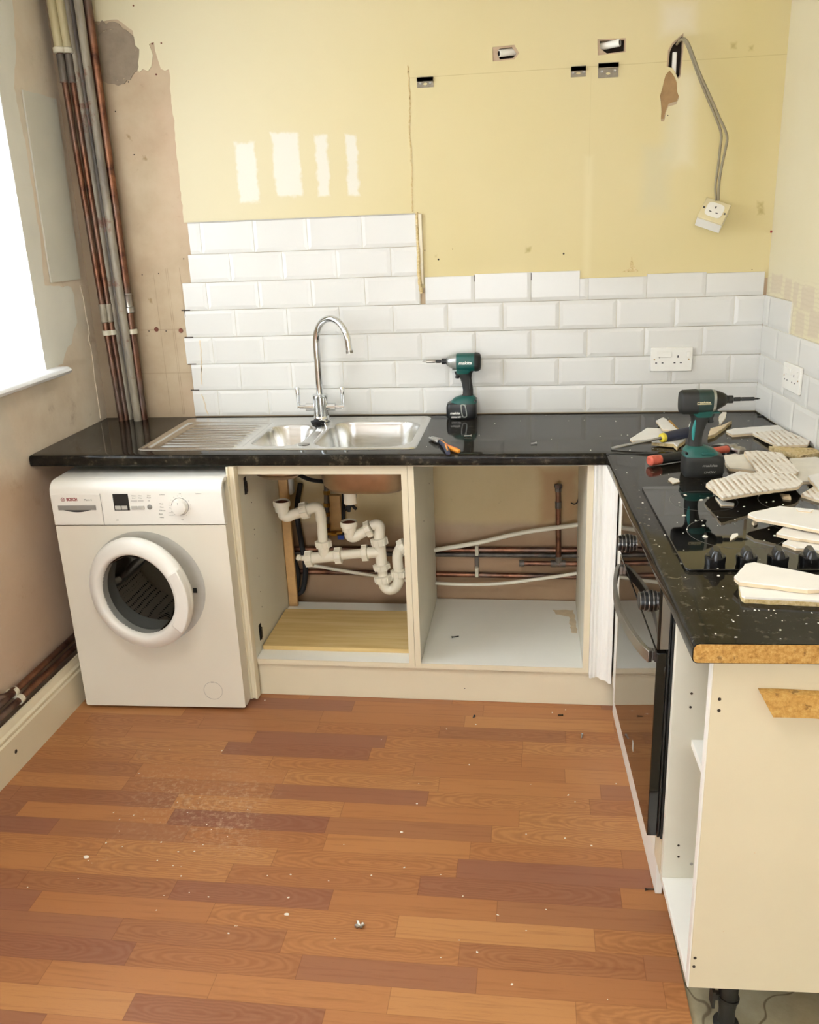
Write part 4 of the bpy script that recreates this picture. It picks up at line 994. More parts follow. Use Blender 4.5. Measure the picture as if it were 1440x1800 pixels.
# single socket dangling on its cables
nrm = V((.02, -.78, .62)).normalized(); a27 = radians(-25)
r0 = V((1, 0, 0)); r0 = (r0 - nrm*r0.dot(nrm)).normalized(); u0 = nrm.cross(r0)
RR = r0*cos(a27)+u0*sin(a27); UU = -r0*sin(a27)+u0*cos(a27)
SCn = at(1255, 373, 'y', -.045)
ds = thing('dangling_socket', 'white single socket hanging from grey cables above the tiles', 'socket', M=Matrix.Translation(SCn))
def DF(x, z, o): return SCn+RR*x+UU*z+nrm*o
def dbox(a, b, c, d, o0, o1): return MB().add([DF(x, z, o) for o in (o0, o1) for x, z in ((a, c), (b, c), (b, d), (a, d))], [(0,1,2,3)[::-1],(4,5,6,7),(0,1,5,4),(1,2,6,5),(2,3,7,6),(3,0,4,7)])
obj('faceplate', dbox(-.043, .043, -.043, .043, 0, .008), M['socket_beige'], ds, bevel=.002)
obj('back_box', dbox(-.0425, .0425, -.0425, .0425, -.040, -.0005), M['white_plastic'], ds, bevel=.002)
obj('raised_face', MB().loft([(DF(0, .002, o), RR, UU, .029, .029, 4) for o in (.008, .0092)], 24), M['white_plastic'], ds, sharp=30)
m = MB()
for a, b, w, h in ((0, .013, .0022, .0042), (-.011, -.008, .0038, .0016), (.011, -.008, .0038, .0016), (-.036, 0, .003, .003), (.036, 0, .003, .003)):
    q_ = dbox(a-w, a+w, b-h, b+h, .0082, .0096); m.add(q_.v, q_.f)
obj('pin_slots', m, M['ink_dark'], ds, flat=True)
for k, pts in enumerate((((1190, 78, .01), (1197, 70, -.02), (1207, 77, -.035), (1225, 125, -.035), (1243, 170, -.035), (1258, 205, -.035), (1268, 235, -.035), (1266, 262, -.04), (1263, 290, -.045), (1258, 325, -.045), (1259, 353, -.042)),
                         ((1193, 74, .01), (1201, 68, -.022), (1211, 78, -.042), (1230, 128, -.045), (1248, 168, -.045), (1264, 205, -.045), (1278, 238, -.045), (1275, 265, -.05), (1269, 292, -.05), (1264, 325, -.05), (1263, 353, -.046)))):
    tb = MB().tube([at(u, v, 'y', y) for u, v, y in pts], .0042, 10, 5)
    tag(obj('electric_cable', tb, M['cable'], origin=at(1200, 75, 'y', -.02)), ('left' if k == 0 else 'right')+' one of two grey cables hanging from the wall slot to the loose socket', 'cable')
# conduits showing in the chased holes
for (u0, v0, u1, v1, lab, flip) in ((877, 94, 906, 90, 'short white conduit stub in the left-hand hole high on the yellow wall', 0), (1090, 75, 1058, 81, 'short white conduit stub in the hole above the large bracket', 1)):
    a = at(u0, v0, 'y', -.002); b = at(u1, v1, 'y', .018)
    cd = thing('conduit_stub', lab, 'conduit', M=Matrix.Translation(a))
    b = b+V((0, .008, 0)); obj('tube', MB().lathe(a, b-a, [(0, .0115), ((b-a).length, .0115), ((b-a).length, .009), (0, .009), (0, .0115)], 24, False), M['laminate_white'], cd)
    obj('bore', MB().cyl(a+(b-a)*.015, a+(b-a)*.03, .0092, n=20), M['tool_black'], cd)
cv = MB().box(2.1855, 2.2000, .004, .012, 2.03, 2.105)
tag(obj('conduit_strip', cv, M['white_plastic'], origin=(2.193, .008, 2.03), bevel=.003), 'white plastic capping inside the cable slot high on the yellow wall', 'conduit')
# steel hanging brackets of the old wall units
for (u0, v0, u1, v1, lab) in ((733, 136, 762, 151, 'small steel hanging bracket on the far left of the three on the yellow wall'), (1004, 117, 1030, 132, 'small steel hanging bracket next to the larger one on the yellow wall'), (1052, 111, 1087, 134, 'larger steel hanging bracket beneath the conduit hole')):
    a = at(u0, v0, 'y', -.004); b = at(u1, v1, 'y', -.004); x0, x1 = a.x, b.x; z1 = (a.z+at(u1, v0, 'y', -.004).z)/2; z0 = z1-(.031 if u0 < 1050 else .043)
    br = thing('hanging_bracket', lab, 'bracket', (x0, -.003, z0), group=None)
    big = u0 > 1040; zc = z0+.011 if not big else z0+.012; cx = (x0+x1)/2
    BF = lambda p_, q_, d: V((p_, -.0025-d, q_))
    obj('plate', MB().sheet([[(x0, z0), (x1, z0), (x1, z1-.010), (x0, z1-.010)], [(cx+.006*cos(2*pi*i/16)*1.2, zc+.004*sin(2*pi*i/16)) for i in range(16)]], BF, 0, .0022), M['bracket'], br, flat=True)
    obj('hook_lip', MB().box(x0, x1, -.0105, -.0047, z1-.0135, z1).box(x0, x1, -.0105, -.0085, z1-.016, z1+.001), M['bracket'], br, bevel=.0006)
    for s_ in (-1, 1): obj('screw_head', MB().lathe((cx+s_*(.017 if not big else .021), -.0047, zc+(.002 if not big else .007)), (0, -1, 0), [(0, .0045), (.0015, .004), (.0008, .0015)], 14), M['satin_steel'], br)

# ------------------------------------------------------------------ pipes in the corner
def vpipe(ut, ub, r, mat, lab, y=-.035, zt=H, name='heating_pipe', ztop=None, zbot=.0):
    a = at(ut, 20, 'y', y); b = at(ub, 735, 'y', y); d = (b-a)/(b.z-a.z)
    pt = lambda z: a+d*(z-a.z)
    ztop = zt if ztop is None else ztop
    o = obj(name, MB().cyl(pt(ztop), pt(zbot), r, n=18), mat, origin=pt(zbot)); tag(o, lab, 'pipe', 'pipes rising in the left corner'); return o, pt
pA, fA = vpipe(93, 213, .0112, M['copper'], 'copper riser at the far left of the corner pipes, cream lagging on its top', -.06)
pB, fB = vpipe(108, 222, .0112, M['copper'], 'second copper riser from the left in the corner, cream lagging on its top', -.045)
pC, fC = vpipe(119, 229, .0125, M['pipe_grey'], 'grey painted riser right behind the two lagged copper ones', -.03)
pD, fD = vpipe(127, 237, .0105, M['pipe_dark'], 'dark painted riser between the two grey corner pipes', -.022)
pE, fE = vpipe(140, 242, .0150, M['pipe_grey'], 'thick grey painted riser beside the bright copper one in the corner', -.06)
pF, fF = vpipe(156, 253, .0150, M['copper'], 'bright copper riser at the right of the corner pipes', -.035)
for o, f in ((pA, fA), (pB, fB)):
    o.pop('group', None)
    lg_ = MB().cyl(f(H), f(2.215), .0155, n=18); plab(obj('lagging', lg_, M['pipe_cream'], o), 'cream painted lagging')
    cl = MB().lathe(f(2.235), (0,0,-1), [(0, .016), (.003, .021), (.018, .021), (.02, .017)], 20); obj('collar', cl, M['clip'], o)
    cc = MB().lathe(f(2.212), (0,0,-1), [(0, .0135), (.085, .0135), (.086, .0145), (.090, .0145), (.091, .0115)], 18); obj('coupling', cc, M['pipe_dark'], o)
    c2 = MB().lathe(f(1.36), (0,0,-1), [(0, .013), (.004, .0142), (.01, .013), (.06, .013), (.064, .0142), (.07, .0115)], 18); obj('coupling', c2, M['pipe_grey'], o)
for o in (pC, pD, pE, pF): o.pop('group', None)
c3 = MB().lathe(fF(1.395), (0,0,-1), [(0, .0165), (.004, .0185), (.008, .0165), (.05, .0165), (.052, .021), (.07, .021), (.073, .0165)], 20)
plab(obj('compression_joint', c3, M['satin_steel'], pF), 'bright metal compression joint')
cpz = fA(1.256); cq = fF(1.256)
for k, (o, f, r) in enumerate(((pA, fA, .0112), (pB, fB, .0112), (pE, fE, .015), (pF, fF, .015))):
    c = f(1.262)
    if k == 2: continue
    cl = MB().lathe(c, (0,0,-1), [(0, r+.0005), (0, r+.005), (.018, r+.005), (.018, r+.0005)], 20, False); cl.box(c.x-.004, c.x+.004, c.y, -.0005, c.z-.016, c.z-.002)
    obj('pipe_clip', cl, M['clip'], o)

# pipes along the skirting
def hpipe(pts, r, mat, name, lab, cat='pipe', sm=0, n=16):
    return tag(obj(name, MB().tube(pts, r, n, sm), mat, origin=pts[0]), lab, cat)
k1 = hpipe([(.068, -.09, .212), (.068, -2.4, .205)], .0112, M['copper'], 'heating_pipe', 'upper of two copper pipes along the left skirting board')
k2 = hpipe([(.084, -.09, .186), (.084, -2.4, .180)], .0112, M['copper'], 'heating_pipe', 'lower of two copper pipes, resting along the left skirting board')
p = at(35, 1240, 'x', .08)
kc = MB()
for c, r in (((.068, p.y, .2095), .0115), ((.084, p.y, .1835), .0115)): kc.lathe(V(c)+V((0, .009, 0)), (0, -1, 0), [(0, r), (0, r+.0045), (.018, r+.0045), (.018, r)], 20, False)
kc.box(.0445, .06, p.y-.008, p.y+.008, .198, .216); obj('pipe_clip', kc, M['clip'], k1)
p2 = at(15, 1250, 'x', .075)
obj('elbow', MB().tube([(.068, p2.y+.06, .212), (.066, p2.y+.02, .213), (.052, p2.y, .218), (.03, p2.y-.002, .224)], .014, 14, 5), M['copper'], k1)

# ------------------------------------------------------------------ pipework behind the open cabinets
B = lambda u, v, y=-.03: at(u, v, 'y', y)
def hz(u0, v0, u1, v1, r, mat, name, lab, y=-.022, ext=(0, 0)):
    a, b = B(u0, v0, y), B(u1, v1, y); d = (b-a).normalized(); a = a-d*ext[0]; b = b+d*ext[1]; return hpipe([a, b], r, mat, name, lab)
h1 = hz(762, 966, 1018, 967, .0112, M['copper'], 'water_pipe', 'uppermost horizontal copper pipe on the wall behind the cabinets', -.02, (.62, .0))
h2 = hz(762, 975, 1018, 977, .0085, M['pipe_dark'], 'water_pipe', 'darker pipe tucked just below the uppermost copper pipe behind the cabinets', -.018, (.62, .0))
h3 = hz(762, 1009, 1018, 1014, .0112, M['copper'], 'water_pipe', 'lowest horizontal copper pipe on the wall behind the cabinets', -.02, (.6, .0))
w1 = hpipe([B(u, v, y) for u, v, y in ((545, 993, -.05), (620, 1006, -.05), (700, 1018, -.05), (780, 1026, -.05), (860, 1027, -.055), (930, 1020, -.055), (1014, 1008, -.05))], .0068, M['pipe_plastic'], 'plastic_pipe', 'thin white plastic pipe sagging across low behind both open cabinets', sm=6)
w2 = hpipe([B(u, v, y) for u, v, y in ((700, 976, -.055), (762, 967, -.055), (840, 954, -.055), (920, 936, -.055), (1018, 922, -.05))], .0088, M['pipe_plastic'], 'plastic_pipe', 'thick white plastic pipe rising to the right behind the empty cabinet', sm=6)
tp = thing('copper_tee', 'short upright capped copper pipe rising from a stub, behind the empty cabinet', 'pipe', M=Matrix.Translation(B(982, 990, -.04)))
a, b = B(981.5, 856, -.042), B(982, 990, -.042)
obj('upright', MB().cyl(a, b, .0105, n=16), M['copper'], tp)
obj('cap', MB().lathe(a+V((0,0,.012)), (0,0,-1), [(0, .010), (.002, .0155), (.014, .0155), (.016, .0125), (.03, .0125)], 6), M['pipe_dark'], tp)
obj('collar', MB().cyl(B(981.6, 884, -.042)+V((0,0,.005)), B(981.6, 893, -.042), .0125, n=16), M['pipe_dark'], tp)
obj('crosspiece', MB().cyl(B(914, 990, -.042), B(1018, 991, -.042), .0105, n=16), M['copper'], tp)
obj('end_cap', MB().cyl(B(913, 990, -.042), B(922, 990, -.042), .0135, n=16), M['pipe_dark'], tp)
obj('tee_joint', MB().cyl(B(968, 990.5, -.042), B(994, 990.8, -.042), .0135, n=16).cyl(B(982, 978, -.042), B(982, 990, -.042), .0130, n=16), M['pipe_dark'], tp)
pcl = thing('pipe_clip', 'white pipe clip holding the horizontal pipes behind the empty cabinet', 'pipe clip', M=Matrix.Translation(B(838, 985, -.01)))
for v0, v1 in ((959, 977), (999, 1015)):
    a, b = B(838, v0, -.033), B(838, v1, -.033); obj('saddle', MB().box(a.x-.007, a.x+.007, -.036, -.001, b.z, a.z), M['clip'], pcl, bevel=.003)
a, b = B(838, 977, -.008), B(838, 999, -.008); obj('spacer', MB().box(a.x-.008, a.x+.008, -.012, -.001, b.z, a.z), M['pipe_dark'], pcl, bevel=.001)
hk = MB().tube([B(u, v, -.02) for u, v in ((1004, 884), (1010, 886), (1015, 883), (1017, 877))], .0025, 8, 4)
tag(obj('bent_nail', hk, M['dark_steel'], origin=B(1010, 885, -.01)), 'bent dark nail in the wall at the right of the empty cabinet', 'nail')
# behind the sink: drops, hoses and valve
hd1 = hz(574, 842, 574, 958, .010, M['pipe_dark'], 'water_pipe', 'dark upright supply pipe behind the sink cabinet', -.04)
vb = MB()
for v in (862, 884, 900, 920, 930): q = B(574, v, -.04); vb.lathe(q, (0,0,-1), [(0, .012), (.003, .015), (.014, .015), (.017, .012)], 6)
obj('fitting', vb, M['brass'], hd1)
hd2 = hz(604, 850, 604, 940, .008, M['dark_rubber'], 'water_hose', 'black upright hose behind the hanging sink outlet', -.06)
hd3 = hpipe([B(u, v, y) for u, v, y in ((520, 832, -.05), (545, 843, -.10), (575, 847, -.07), (600, 850, -.06), (606, 857, -.06))], .008, M['dark_rubber'], 'water_hose', 'black tap hose curling under the rim of the sink', 'hose', 6)
hpipe([B(u, v, y) for u, v, y in ((528, 850, -.04), (522, 900, -.04), (531, 960, -.04), (537, 1000, -.05), (533, 1035, -.06), (522, 1045, -.06))], .0105, M['dark_rubber'], 'drain_hose', 'thick black drain hose hanging at the left behind the sink cabinet', 'hose', 6)
hpipe([B(u, v, y) for u, v, y in ((516, 985, -.08), (522, 1005, -.075), (521, 1030, -.07), (515, 1046, -.06))], .013, M['dark_rubber'], 'drain_hose', 'short black hose coiled at the lower left behind the sink cabinet', 'hose', 5)
bdw = B(590, 905, -.018); tag(obj('timber_block', MB().box(bdw.x-.022, bdw.x+.024, -.026, -.001, B(590, 938).z, B(590, 872).z), M['batten'], origin=bdw, bevel=.001), 'brown timber block on the wall behind the upright pipes', 'timber')
vl = thing('isolating_valve', 'brass stop valve with a blue lever behind the waste pipes', 'valve', M=Matrix.Translation(B(598, 938, -.06)))
obj('valve_body', MB().cyl(B(573, 938, -.06), B(608, 936, -.06), .0075, n=14).cyl(B(583, 938, -.06), B(593, 937.5, -.06), .0115, n=6), M['brass'], vl)
q = B(600, 944, -.075); obj('lever', MB().box(q.x-.014, q.x+.012, -.080, -.072, q.z-.010, q.z+.008), M['blue'], vl, bevel=.002)
jb = B(504, 850, -.09); tag(obj('junction_box', MB().box(jb.x-.022, jb.x+.024, -.0995, -.06, jb.z-.045, jb.z+.040), M['pale_grey'], origin=jb, bevel=.008), 'grey plastic box at the top left behind the sink cabinet', 'box')
tc = thing('hose_tail', 'black branched hose tail hanging from the sink outlet', 'hose', M=Matrix.Translation(B(617, 885, -.28)))
obj('tail', MB().cyl(B(616, 877, -.28), B(613, 899, -.28), .0075, n=14).cyl(B(615, 884, -.28), B(626, 895, -.27), .006, n=12).cyl(B(611, 890, -.28), B(607, 897, -.28), .005, n=12), M['dark_rubber'], tc)

# ------------------------------------------------------------------ waste pipe assembly
wp = thing('waste_pipes', 'white plastic sink waste with two open cups, tees and a trap, disconnected inside the cabinet', 'waste pipe', M=Matrix.Translation(B(600, 1000, -.25)))
Wp = lambda u, v, y=-.25: B(u, v, y)
def nut(u0, v0, u1, v1, r=.0285, y=-.25, y1=None):
    a, b = Wp(u0, v0, y), Wp(u1, v1, y if y1 is None else y1); d = b-a; L_ = d.length; m = MB().lathe(a, d, [(0, r-.004), (.002, r), (L_-.002, r), (L_, r-.004)], 20)
    dn_ = d.normalized(); o_ = dn_.orthogonal().normalized(); w_ = dn_.cross(o_)
    for k in range(8):
        c = a+d*.5+(o_*cos(pi*k/4)+w_*sin(pi*k/4))*r; m.loft([(c-dn_*L_*.42, o_, w_, .0035, .0035, 2), (c+dn_*L_*.42, o_, w_, .0035, .0035, 2)], 6)
    return obj('lock_nut', m, M['pipe_plastic'], wp, sharp=40)
def pipe_part(name, pts, r=.0205, sm=5, y=-.25): return obj(name, MB().tube([Wp(*q) if len(q) == 3 else Wp(q[0], q[1], y) for q in pts], r, 20, sm), M['pipe_plastic'], wp, sharp=60)
def cup(u, v0, v1, y, rin=.024):
    a, b = Wp(u, v0, y), Wp(u+1, v1, y); L_ = (b-a).length
    o = obj('open_cup', MB().lathe(a, b-a, [(.0, .0265), (-.002, .0300), (.004, .0325), (.018, .0315), (.020, .0275), (L_, .0255), (L_, .018), (.03, .020), (.002, .0262)], 28, False), M['pipe_plastic'], wp, sharp=40)
    obj('bore', MB().cyl(a+(b-a)*.10, a+(b-a)*.14, .0245, n=24), M['brown_hole'], o)
cup(495, 881, 899, -.27)
pipe_part('elbow', [(497, 896, -.27), (498, 905, -.268), (505, 908, -.265), (515, 904.5, -.26), (532, 899, -.252)])
nut(529, 899, 542, 895.5, .0300)
pipe_part('upper_bend', [(540, 896), (552, 892), (560, 894), (563.5, 903), (565, 915)])
pipe_part('down_pipe', [(565, 912), (568.5, 962)], .0185, 0)
nut(568, 950, 569.5, 962, .0290)
pipe_part('tee', [(541, 982), (600, 976)], .0215, 0); pipe_part('tee_branch', [(569, 960), (570.5, 978)], .0215, 0)
nut(537.5, 983, 550, 981.5, .0300); nut(589, 977, 601, 976, .0300)
obj('hose_spigot', MB().tube([Wp(540, 982), Wp(530, 981), Wp(525, 980, -.262)], .010, 14, 5).lathe(Wp(528, 981), Wp(523, 979.5)-Wp(528, 981), [(0, .010), (.006, .0125), (.010, .010), (.014, .011)], 14), M['pipe_plastic'], wp)
pipe_part('cross_pipe', [(598, 976), (642, 972)], .0180, 0)
nut(636.5, 972.5, 647, 971.5, .0300)
pipe_part('tee', [(667, 948), (672, 1000)], .0215, 0); pipe_part('tee_branch', [(645, 972), (668, 970)], .0215, 0)
nut(665.5, 945, 668, 958, .0300)
pipe_part('upper_bend', [(655, 925), (661, 922), (667, 925), (667.5, 935), (667, 948)])
nut(643.5, 932, 653.5, 928, .0300)
cup(613, 917, 933, -.262)
pipe_part('elbow', [(615, 930, -.262), (615.5, 941, -.26), (622, 944, -.256), (632, 939, -.252), (646, 931, -.25)])
nut(670, 991, 672, 1001, .0300); pipe_part('down_pipe', [(672, 1000), (673.5, 1015)], .0185, 0); nut(672.5, 1011, 674.5, 1023, .0315)
pipe_part('trap_bend', [(674, 1020), (675.5, 1029), (683, 1036), (693, 1034), (700, 1024), (702, 1010), (701, 998)], .0205, 6)
nut(697.5, 1003, 697, 1013, .0300) if False else nut(701.8, 1013, 701.3, 1002, .0290)
pipe_part('trap_bend', [(701, 1003), (699, 985), (700, 972), (706, 962), (716, 960), (726, 960)], .0200, 6)
nut(704, 964, 714, 957.5, .0290)
pipe_part('outlet_pipe', [(714, 960), (740, 958)], .0185, 0)

# ------------------------------------------------------------------ impact drivers
def impact_driver(label, Mx, side, worn=False):
    Mx = Mx @ Matrix.Scale(.945, 4); root = thing('impact_driver', label, 'power drill', M=Mx); F = lambda m: m.xf(Mx)
    ys, zs = V((0,1,0)), V((0,0,1)); xs = V((1,0,0))
    casing = M['teal'] if not worn else M['tool_black']
    sec = lambda L_, n=28: MB().loft([((x, 0, z), ys, zs, a, b, e) for x, z, a, b, e in L_], n)
    body = obj('motor_housing', F(sec([(-.052, .2185, .016, .018, 2.6), (-.050, .2185, .025, .028, 2.8), (-.043, .2185, .030, .033, 3), (-.02, .2185, .0325, .0345, 3), (.015, .219, .0325, .034, 3), (.036, .220, .031, .0325, 2.8), (.041, .2205, .0295, .031, 2.6)])), M['teal'] if not worn else M['teal_dirty'], root, sharp=50)
    obj('rear_cap', F(sec([(-.0535, .2185, .016, .018, 2.6), (-.0515, .2185, .0262, .0295, 2.8), (-.044, .2185, .0315, .0345, 3), (-.030 if not worn else -.004, .2185, .0335, .0358, 3), (-.029 if not worn else -.003, .2185, .030, .030, 3)])), M['tool_black'], body, sharp=50)
    for k in range(4): obj('cooling_vent', F(MB().box(-.047+.006*k, -.0445+.006*k, -.0345, .0345, .206, .232)), M['dark'], body, flat=True) if False else None
    obj('gear_nose', F(sec([(.0405, .2205, .0298, .0313, 2.6), (.052, .221, .0275, .0285, 2.4), (.068, .2225, .021, .0215, 2.2), (.0775, .223, .0165, .0165, 2), (.0785, .223, .013, .013, 2)])), M['nose'] if not worn else M['dark_steel'], root, sharp=50)
    if worn: obj('nose_band', F(sec([(.038, .2205, .0312, .0328, 2.6), (.046, .2207, .0300, .0315, 2.5), (.047, .2207, .028, .029, 2.5)])), M['nose'], root, sharp=50)
    obj('nose_lip', F(MB().box(.030, .060, -.019, .019, .186, .191)), M['nose'] if not worn else M['teal'], root, bevel=.002)
    obj('chuck', F(MB().lathe((.0786, 0, .223), xs, [(0, .0125), (.003, .0125), (.0035, .0095), (.006, .0095), (.0065, .0115), (.019, .0115), (.020, .009)], 24)), M['dark'], root)
    bit = obj('screwdriver_bit', F(MB().cyl((.0987, 0, .223), (.124, 0, .223), .0042, n=6).lathe((.101, 0, .223), xs, [(0, .0045), (.002, .0062), (.018, .0062), (.020, .0045)], 16)), M['dark'], root)
    obj('bit_shaft', F(MB().lathe((.122, 0, .223), xs, [(0, .0052), (.001, .0056), (.036, .0056), (.038, .003), (.046, .0028), (.053, .0008)], 14)), M['satin_steel'] if not worn else M['dark'], bit)
    hs_ = [(.196, .006, .036, .026, 2.6), (.184, .009, .033, .0235, 2.6), (.172, .009, .0265, .0205, 2.4), (.155, .006, .0218, .0190, 2.3), (.134, .001, .0202, .0182, 2.3), (.110, -.0018, .0196, .0180, 2.3), (.094, -.001, .0200, .0190, 2.3), (.085, .001, .024, .0215, 2.4)]
    grip = obj('grip', F(MB().loft([((x, 0, z), xs, ys, a, b, e) for z, x, a, b, e in hs_], 28)), M['tool_black'], root, sharp=60)
    obj('neck', F(MB().loft([((.006, 0, .200), xs, ys, .037, .0275, 3), ((.012, 0, .186), xs, ys, .0335, .0255, 3), ((.014, 0, .176), xs, ys, .026, .0235, 3)], 28)), M['teal'], root, sharp=60)
    for s_ in (-1, 1):
        g = [(.128, .176), (.134, .170), (.118, .160), (.108, .150)]
        pts = [(-.0125, .174), (-.0145, .160), (-.0165, .145), (-.0175, .130), (-.0170, .115), (-.0155, .104)]
        obj('grip_insert', F(MB().tube([(x+.006, s_*(.0155 if k not in (0, 5) else .0145), z) for k, (x, z) in enumerate(pts)], lambda t: .0012+.0038*sin(pi*min(1, max(0, t))), 10, 4)), M['teal_light'] if worn else M['tool_black'], grip)
    obj('trigger', F(MB().loft([((.036, 0, .190), xs, ys, .010, .008, 3), ((.041, 0, .180), xs, ys, .0085, .008, 3), ((.037, 0, .168), xs, ys, .008, .0075, 3), ((.0395, 0, .159), xs, ys, .009, .007, 3), ((.038, 0, .156), xs, ys, .006, .006, 3)], 16)), M['dark'], root, sharp=50)
    foot = obj('foot', F(MB().loft([((x, 0, z), xs, ys, a, b, e) for z, x, a, b, e in ((.0900, .001, .0225, .0205, 2.4), (.0865, .004, .030, .024, 2.6), (.080, .010, .042, .030, 3), (.068, .0145, .0495, .0355, 3.4), (.0605, .0155, .0515, .0375, 3.6))], 36)), M['teal'], root, sharp=50)
    bat = obj('battery', F(MB().loft([((x, 0, z), xs, ys, a, b, e) for z, x, a, b, e in ((.0645, .022, .045, .0340, 4), (.0600, .023, .0565, .0380, 4.5), (.046, .0245, .0590, .0390, 5), (.014, .0245, .0590, .0390, 5), (.004, .024, .0575, .0380, 4.5), (.0, .024, .0555, .0360, 4.5))], 40)), M['dark'] if not worn else M['tool_black'], root, sharp=50)
    rt = V((-side, 0, 0)); sh = .25
    def tx(parent, t, size, x, y, z, mat, sx=1, w=.0004): obj('lettering', F(MB().text(t, size, (x, side*y, z), rt, zs, .0005, sh, weight=w, sx=sx)), mat, parent, flat=True)
    if not worn:
        tx(body, 'makita', .0165, .006, .0327, .2195, M['white_ink'], 1.15, .0005)
        tx(bat, 'makita', .0125, .048, .0391, .026, M['white_ink'], 1.15, .0004); tx(bat, '5.0Ah/18V', .0088, .044, .0391, .0105, M['white_ink'], 1.0, .0003)
        hk_ = F(MB().tube([(.003, side*.038, .056), (.020, side*.040, .060), (.0225, side*.043, .050), (.019, side*.044, .020), (.014, side*.044, .012), (.004, side*.044, .013), (.002, side*.044, .022), (.006, side*.043, .050), (.010, side*.040, .058)], .0024, 8, 4))
        obj('belt_hook', hk_, M['nose'], root)
    else:
        pl__ = F(MB().box(-.010, .030, side*.0322 if side > 0 else -.0338, side*.0338 if side > 0 else -.0322, .2165, .2185)); obj('scuffed_stripe', pl__, M['socket_beige'], body, flat=True)
        tx(body, 'DTD152', .0075, .000, .0337, .2115, M['socket_beige'], 1.0, .0002) if False else None
        tx(body, 'makita', .0075, .008, .0328, .2225, M['socket_beige'], 1.9, .0002)
        tx(bat, 'makita', .010, .036, .0391, .036, M['grey_plastic'], 1.6, .0002); tx(bat, 'LI-ION', .009, .036, .0391, .016, M['grey_plastic'], 1.2, .0002)
        obj('foot_recess', F(MB().box(.012, .052, -.0372, .0372, .0655, .0745)), M['teal'], foot, bevel=.003)
    for x, z in ((-.030, .0715),): obj('screw_boss', F(MB().cyl((x, -.030, z), (x, .030, z), .0042, n=14)), M['dark'], foot)
    return root
impact_driver('green and black cordless impact driver standing against the back wall tiles, bit pointing left', Matrix.Translation((1.500, -.064, .9102)) @ Matrix.Rotation(pi, 4, 'Z'), 1)
impact_driver('worn, dusty green and black impact driver standing beside the broken tiles, bit pointing right', Matrix.Translation((2.187, -.826, .9102)) @ Matrix.Rotation(radians(4), 4, 'Z'), -1, True)

# ------------------------------------------------------------------ hand tools
pc = at(782, 782, 'z', .918)
pli = thing('pliers', 'small pliers with orange and dark blue grips lying by the edge of the back worktop', 'pliers', M=Matrix.Translation(pc))
hd = at(772, 775, 'z', .918); a1 = at(806, 793, 'z', .920); a2 = at(788, 797, 'z', .920); nose_ = at(757, 769, 'z', .918)
upz = V((0,0,1)); dj = (hd-nose_).normalized(); sj = dj.cross(upz)
for s_ in (-1, 1):
    obj('jaw', MB().loft([(nose_+sj*s_*.0045, sj, upz, .003, .0035, 3), (nose_*.5+hd*.5+sj*s_*.007, sj, upz, .006, .0055, 3), (hd+sj*s_*.009, sj, upz, .009, .0065, 3), (hd+dj*.012+sj*s_*.007, sj, upz, .006, .006, 3)], 14), M['steel'], pli)
obj('pivot', MB().lathe(hd+V((0,0,-.007)), upz, [(0, .008), (.013, .008), (.0145, .006)], 18), M['steel'], pli)
for e_, m_, n_ in ((a1, 'orange', 1), (a2, 'navy', 0)):
    s0 = hd+dj*.008+(e_-hd).cross(upz).normalized()*0; mid = (s0+e_)/2+sj*(.010 if n_ else -.006); dd = (e_-s0).normalized(); sd = dd.cross(upz)
    h_ = obj('handle', MB().loft([(s0, sd, upz, .005, .005, 2.2), (s0*.7+mid*.3, sd, upz, .008, .007, 2.2), (mid, sd, upz, .0095, .008, 2.2), (mid*.3+e_*.7, sd, upz, .0085, .0075, 2.2), (e_, sd, upz, .007, .007, 2.2), (e_+dd*.004, sd, upz, .003, .003, 2.2)], 18), M[m_], pli)
    obj('grip_inlay', MB().loft([(mid-dd*.020+V((0,0,.0035)), sd, upz, .003, .003, 2), (mid+V((0,0,.0052)), sd, upz, .0045, .004, 2), (e_-dd*.012+V((0,0,.0042)), sd, upz, .003, .004, 2)], 12), M['orange' if not n_ else 'red_grip'], h_)
# chisel
t0 = at(1075, 788, 'z', .914); t1 = at(1163, 770, 'z', .941); t2 = at(1224, 757, 'z', .946)
chs = thing('cold_chisel', 'flat chisel with a dark blue handle and yellow collar resting across tile pieces', 'chisel', M=Matrix.Translation(t1))
d1 = (t1-t0).normalized(); s1 = d1.cross(upz).normalized(); n1 = s1.cross(d1)
obj('blade', MB().loft([(t0, s1, n1, .011, .0006, 6), (t0+d1*.018, s1, n1, .0115, .0022, 6), (t0+(t1-t0)*.75, s1, n1, .0105, .0025, 6), (t0+(t1-t0)*.86, s1, n1, .005, .004, 2.4), (t1, s1, n1, .0055, .0055, 2)], 16), M['steel'], chs)
d2 = (t2-t1).normalized(); s2 = d2.cross(upz).normalized(); n2 = s2.cross(d2)
obj('collar', MB().lathe(t1, d2, [(-.002, .010), (0, .014), (.006, .0155), (.011, .0145)], 20), M['yellow_grip'], chs)
obj('handle', MB().lathe(t1+d2*.009, d2, [(0, .0125), (.004, .0150), (.03, .0160), (.06, .0170), (.10, .0165), (.115, .0175), (.122, .012)], 24), M['navy'], chs)
